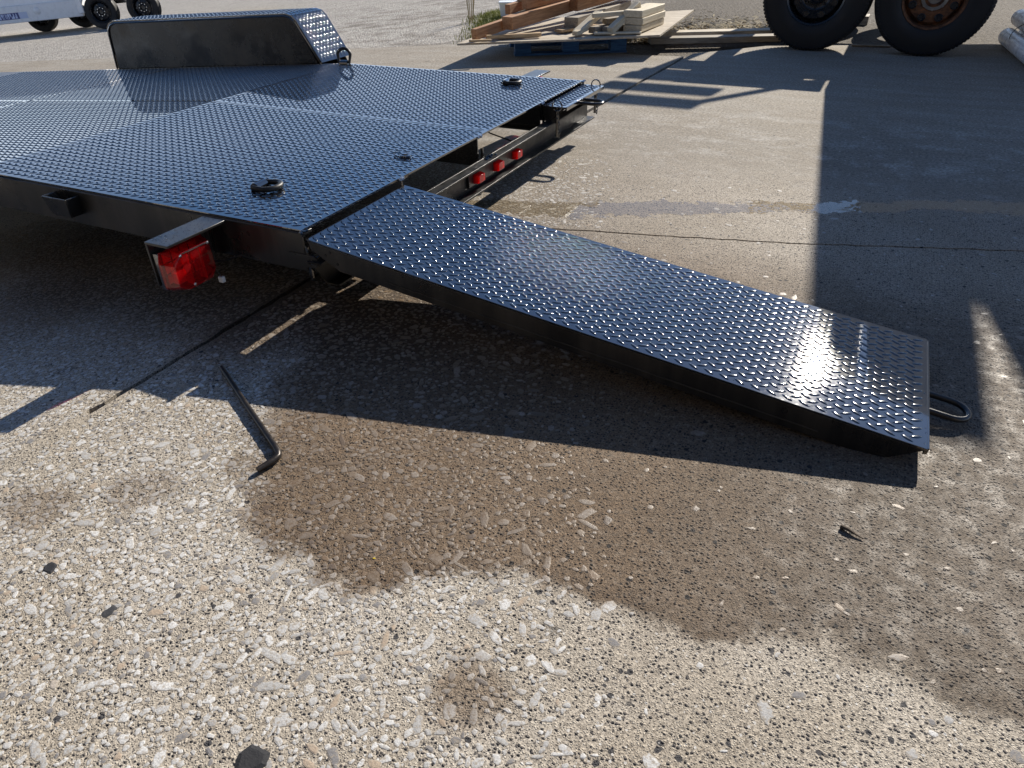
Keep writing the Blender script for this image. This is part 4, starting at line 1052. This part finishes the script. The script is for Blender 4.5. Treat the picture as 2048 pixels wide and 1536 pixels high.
mb = MB().prism([(1.212, .785), (9, .785), (9, 2.2), (1.823, 2.2)], 'y', 5.02, 7.05)
mb.prism([(1.823, 2.2005), (2.205, 2.2005), (2.46, 2.76), (2.067, 2.76)], 'y', 5.02, 7.05).prism([(2.262, 2.2005), (9, 2.2005), (9, 2.78), (2.585, 2.78)], 'y', 5.02, 7.05)
mb.build('shadow_body', M['white'], tt, bevel=.01)  # unseen body shaped for the big shadow and streak, white for the puddle reflection
MB().box((.30, 4.985, .80), (1.20, 5.3, .815)).build('shadow_guard', M['paint'], tt)  # unseen guard added to fill out the shadow by the tyres
MB().box((.05, 5.05, .44), (9, 5.12, .60)).build('side_rail', M['paint'], tt)  # unseen rail added to shade the ground in front of the tyres

# timber rack made up to cast a shadow, mostly above the edge of view
rk = tag(empty('shadow_rack', (0, 7.0, 0)), 'made-up timber rack behind the lumber, added for its shadow, only its foot in view', 'rack')
for x in (.30, .90, 1.42):
    MB().box((x, 0, -.045), (x + .09, .09, 1.76 if x < 1.4 else 1.72)).build('post', M['grey'], rk, bevel=.004)
    MB().box((x - .06, -.06, -.045), (x + .15, .15, .03)).build('post_foot', M['grey'], rk, bevel=.004)
MB().box((.25, -.03, 1.765), (.97, .10, 1.80)).build('shelf', M['grey'], rk)
for i, (x1, z) in enumerate(((.93, 1.822), (.99, 2.024), (1.02, 2.226))):
    MB().box((.22 + .03 * i, -.02, z), (x1, .06, z + .11)).build('stacked_beam', M['pine'], rk, bevel=.005)  # spaced apart so lit slits show in the cast shadow
MB().beam((1.0, .03, 2.24), (1.46, .03, 1.73), .05, .05).build('brace', M['grey'], rk)  # set at a slant to cast the thin bar of shadow

# white plastic pipes, tied with wire, at the right edge
def pvc(p, q, r, label):
    p = Vector(p); q = Vector(q); d = (q-p).normalized(); mb = MB()
    mb.tube([p, q], r, 28, cap=False); mb.tube([p + d*.001, q - d*.001], r - .006, 28, cap=False)
    n = 28; mb2 = []
    o = mb.build('plastic_pipe', M['pvc'], None, True)
    ring = MB(); 
    up = Vector((0,0,1)); sd = d.cross(up).normalized(); u = sd.cross(d); vs = []
    for rr in (r, r - .006): vs += [p + (sd*cos(2*pi*j/n) + u*sin(2*pi*j/n))*rr for j in range(n)]
    ring.add(vs, [(j, (j+1) % n, n + (j+1) % n, n + j) for j in range(n)]); ring.build('pipe_end', M['pvc'], o)
    return tag(o, label, 'pipe', 'white plastic pipes')
pd = Vector((.089, -.996, 0))
a0 = Vector((2.09, 5.72, .062)); 
pvc(a0, a0 + pd * 2.6, .06, 'lower white plastic pipe resting on the concrete by the right tyre')
a1 = Vector((2.155, 5.92, .170))
pvc(a1, a1 + pd * 2.6, .06, 'upper white plastic pipe lying on the lower one at the right edge')
a2 = Vector((2.215, 5.82, .062))
pvc(a2, a2 + pd * 2.6, .06, 'white plastic pipe behind the lower one at the right edge')
tw = MB()
c = a0 + pd * .35
tw.tube([(c.x + .115 + .17*cos(a)*1.0, c.y - .0, .10 + .115*sin(a)) for a in [2*pi*i/24 for i in range(24)]], .003, 5, closed=True)
tag(tw.build('tie_wire', M['wire'], None, True), 'thin dark wire tied around the white pipes', 'wire')

# ================================================================== WHITE TRAILER far left
WX, WY = -12.5, 9.0; WZ = gz(WX)
adir = math.atan2(9.728 - 9.009, -12.202 + 12.511)
wt = tag(empty('white_trailer', (WX, WY, WZ - .045), (-.038, -.063, radians(31))), 'white trailer with black wheels standing on the gravel at the far left', 'trailer')
# (parts of the white trailer are set out along its own axis: +x towards its rear, -y towards us)
for i, (x, y, r) in enumerate(((0, 0, .30), (.80, 0, .30), (-1.83, 1.42, .30), (-1.02, 1.5, .30))):
    wh = empty('wheel', (x, y, .298)); wh.parent = wt
    tyre_mesh(.30, .19, .175, 44, False).build('tyre', M['rubber'], wh, True)
    disc_rim(.175, 5, .020, .68, .045, M['rimblack'], wh, M['zinc'])
MB().box((-5.0, .18, .36), (-.42, 1.85, 1.6)).build('body', M['white'], wt, bevel=.02)
MB().box((-5.0, .12, .25), (-.42, .179, .54)).build('sill', M['whiteal'], wt, bevel=.01)
MB().box((-.419, -.08, .30), (-.30, .25, .75)).build('fender_end', M['whiteal'], wt, bevel=.02)
MB().box((-.299, -.10, .64), (1.25, .20, .67)).build('fender_top', M['whiteal'], wt, bevel=.01)
st = MB().box((-.30, -.003, -.055), (.30, .0, .055)).build('sticker', M['sticker'], wt); st.location = (-1.75, .1185, .37); st['label'] = 'blue and white sticker strip'
MB().box((-.25, .25, .40), (3.0, 1.8, .52)).build('frame', M['paint'], wt)
for x in (-2.25, -1.25):
    MB().lathe([(0, -.02), (.05, -.015), (.07, 0)], 16, 'y', (x, .1195, .42)).build('side_cap', M['whiteal'], wt, True)
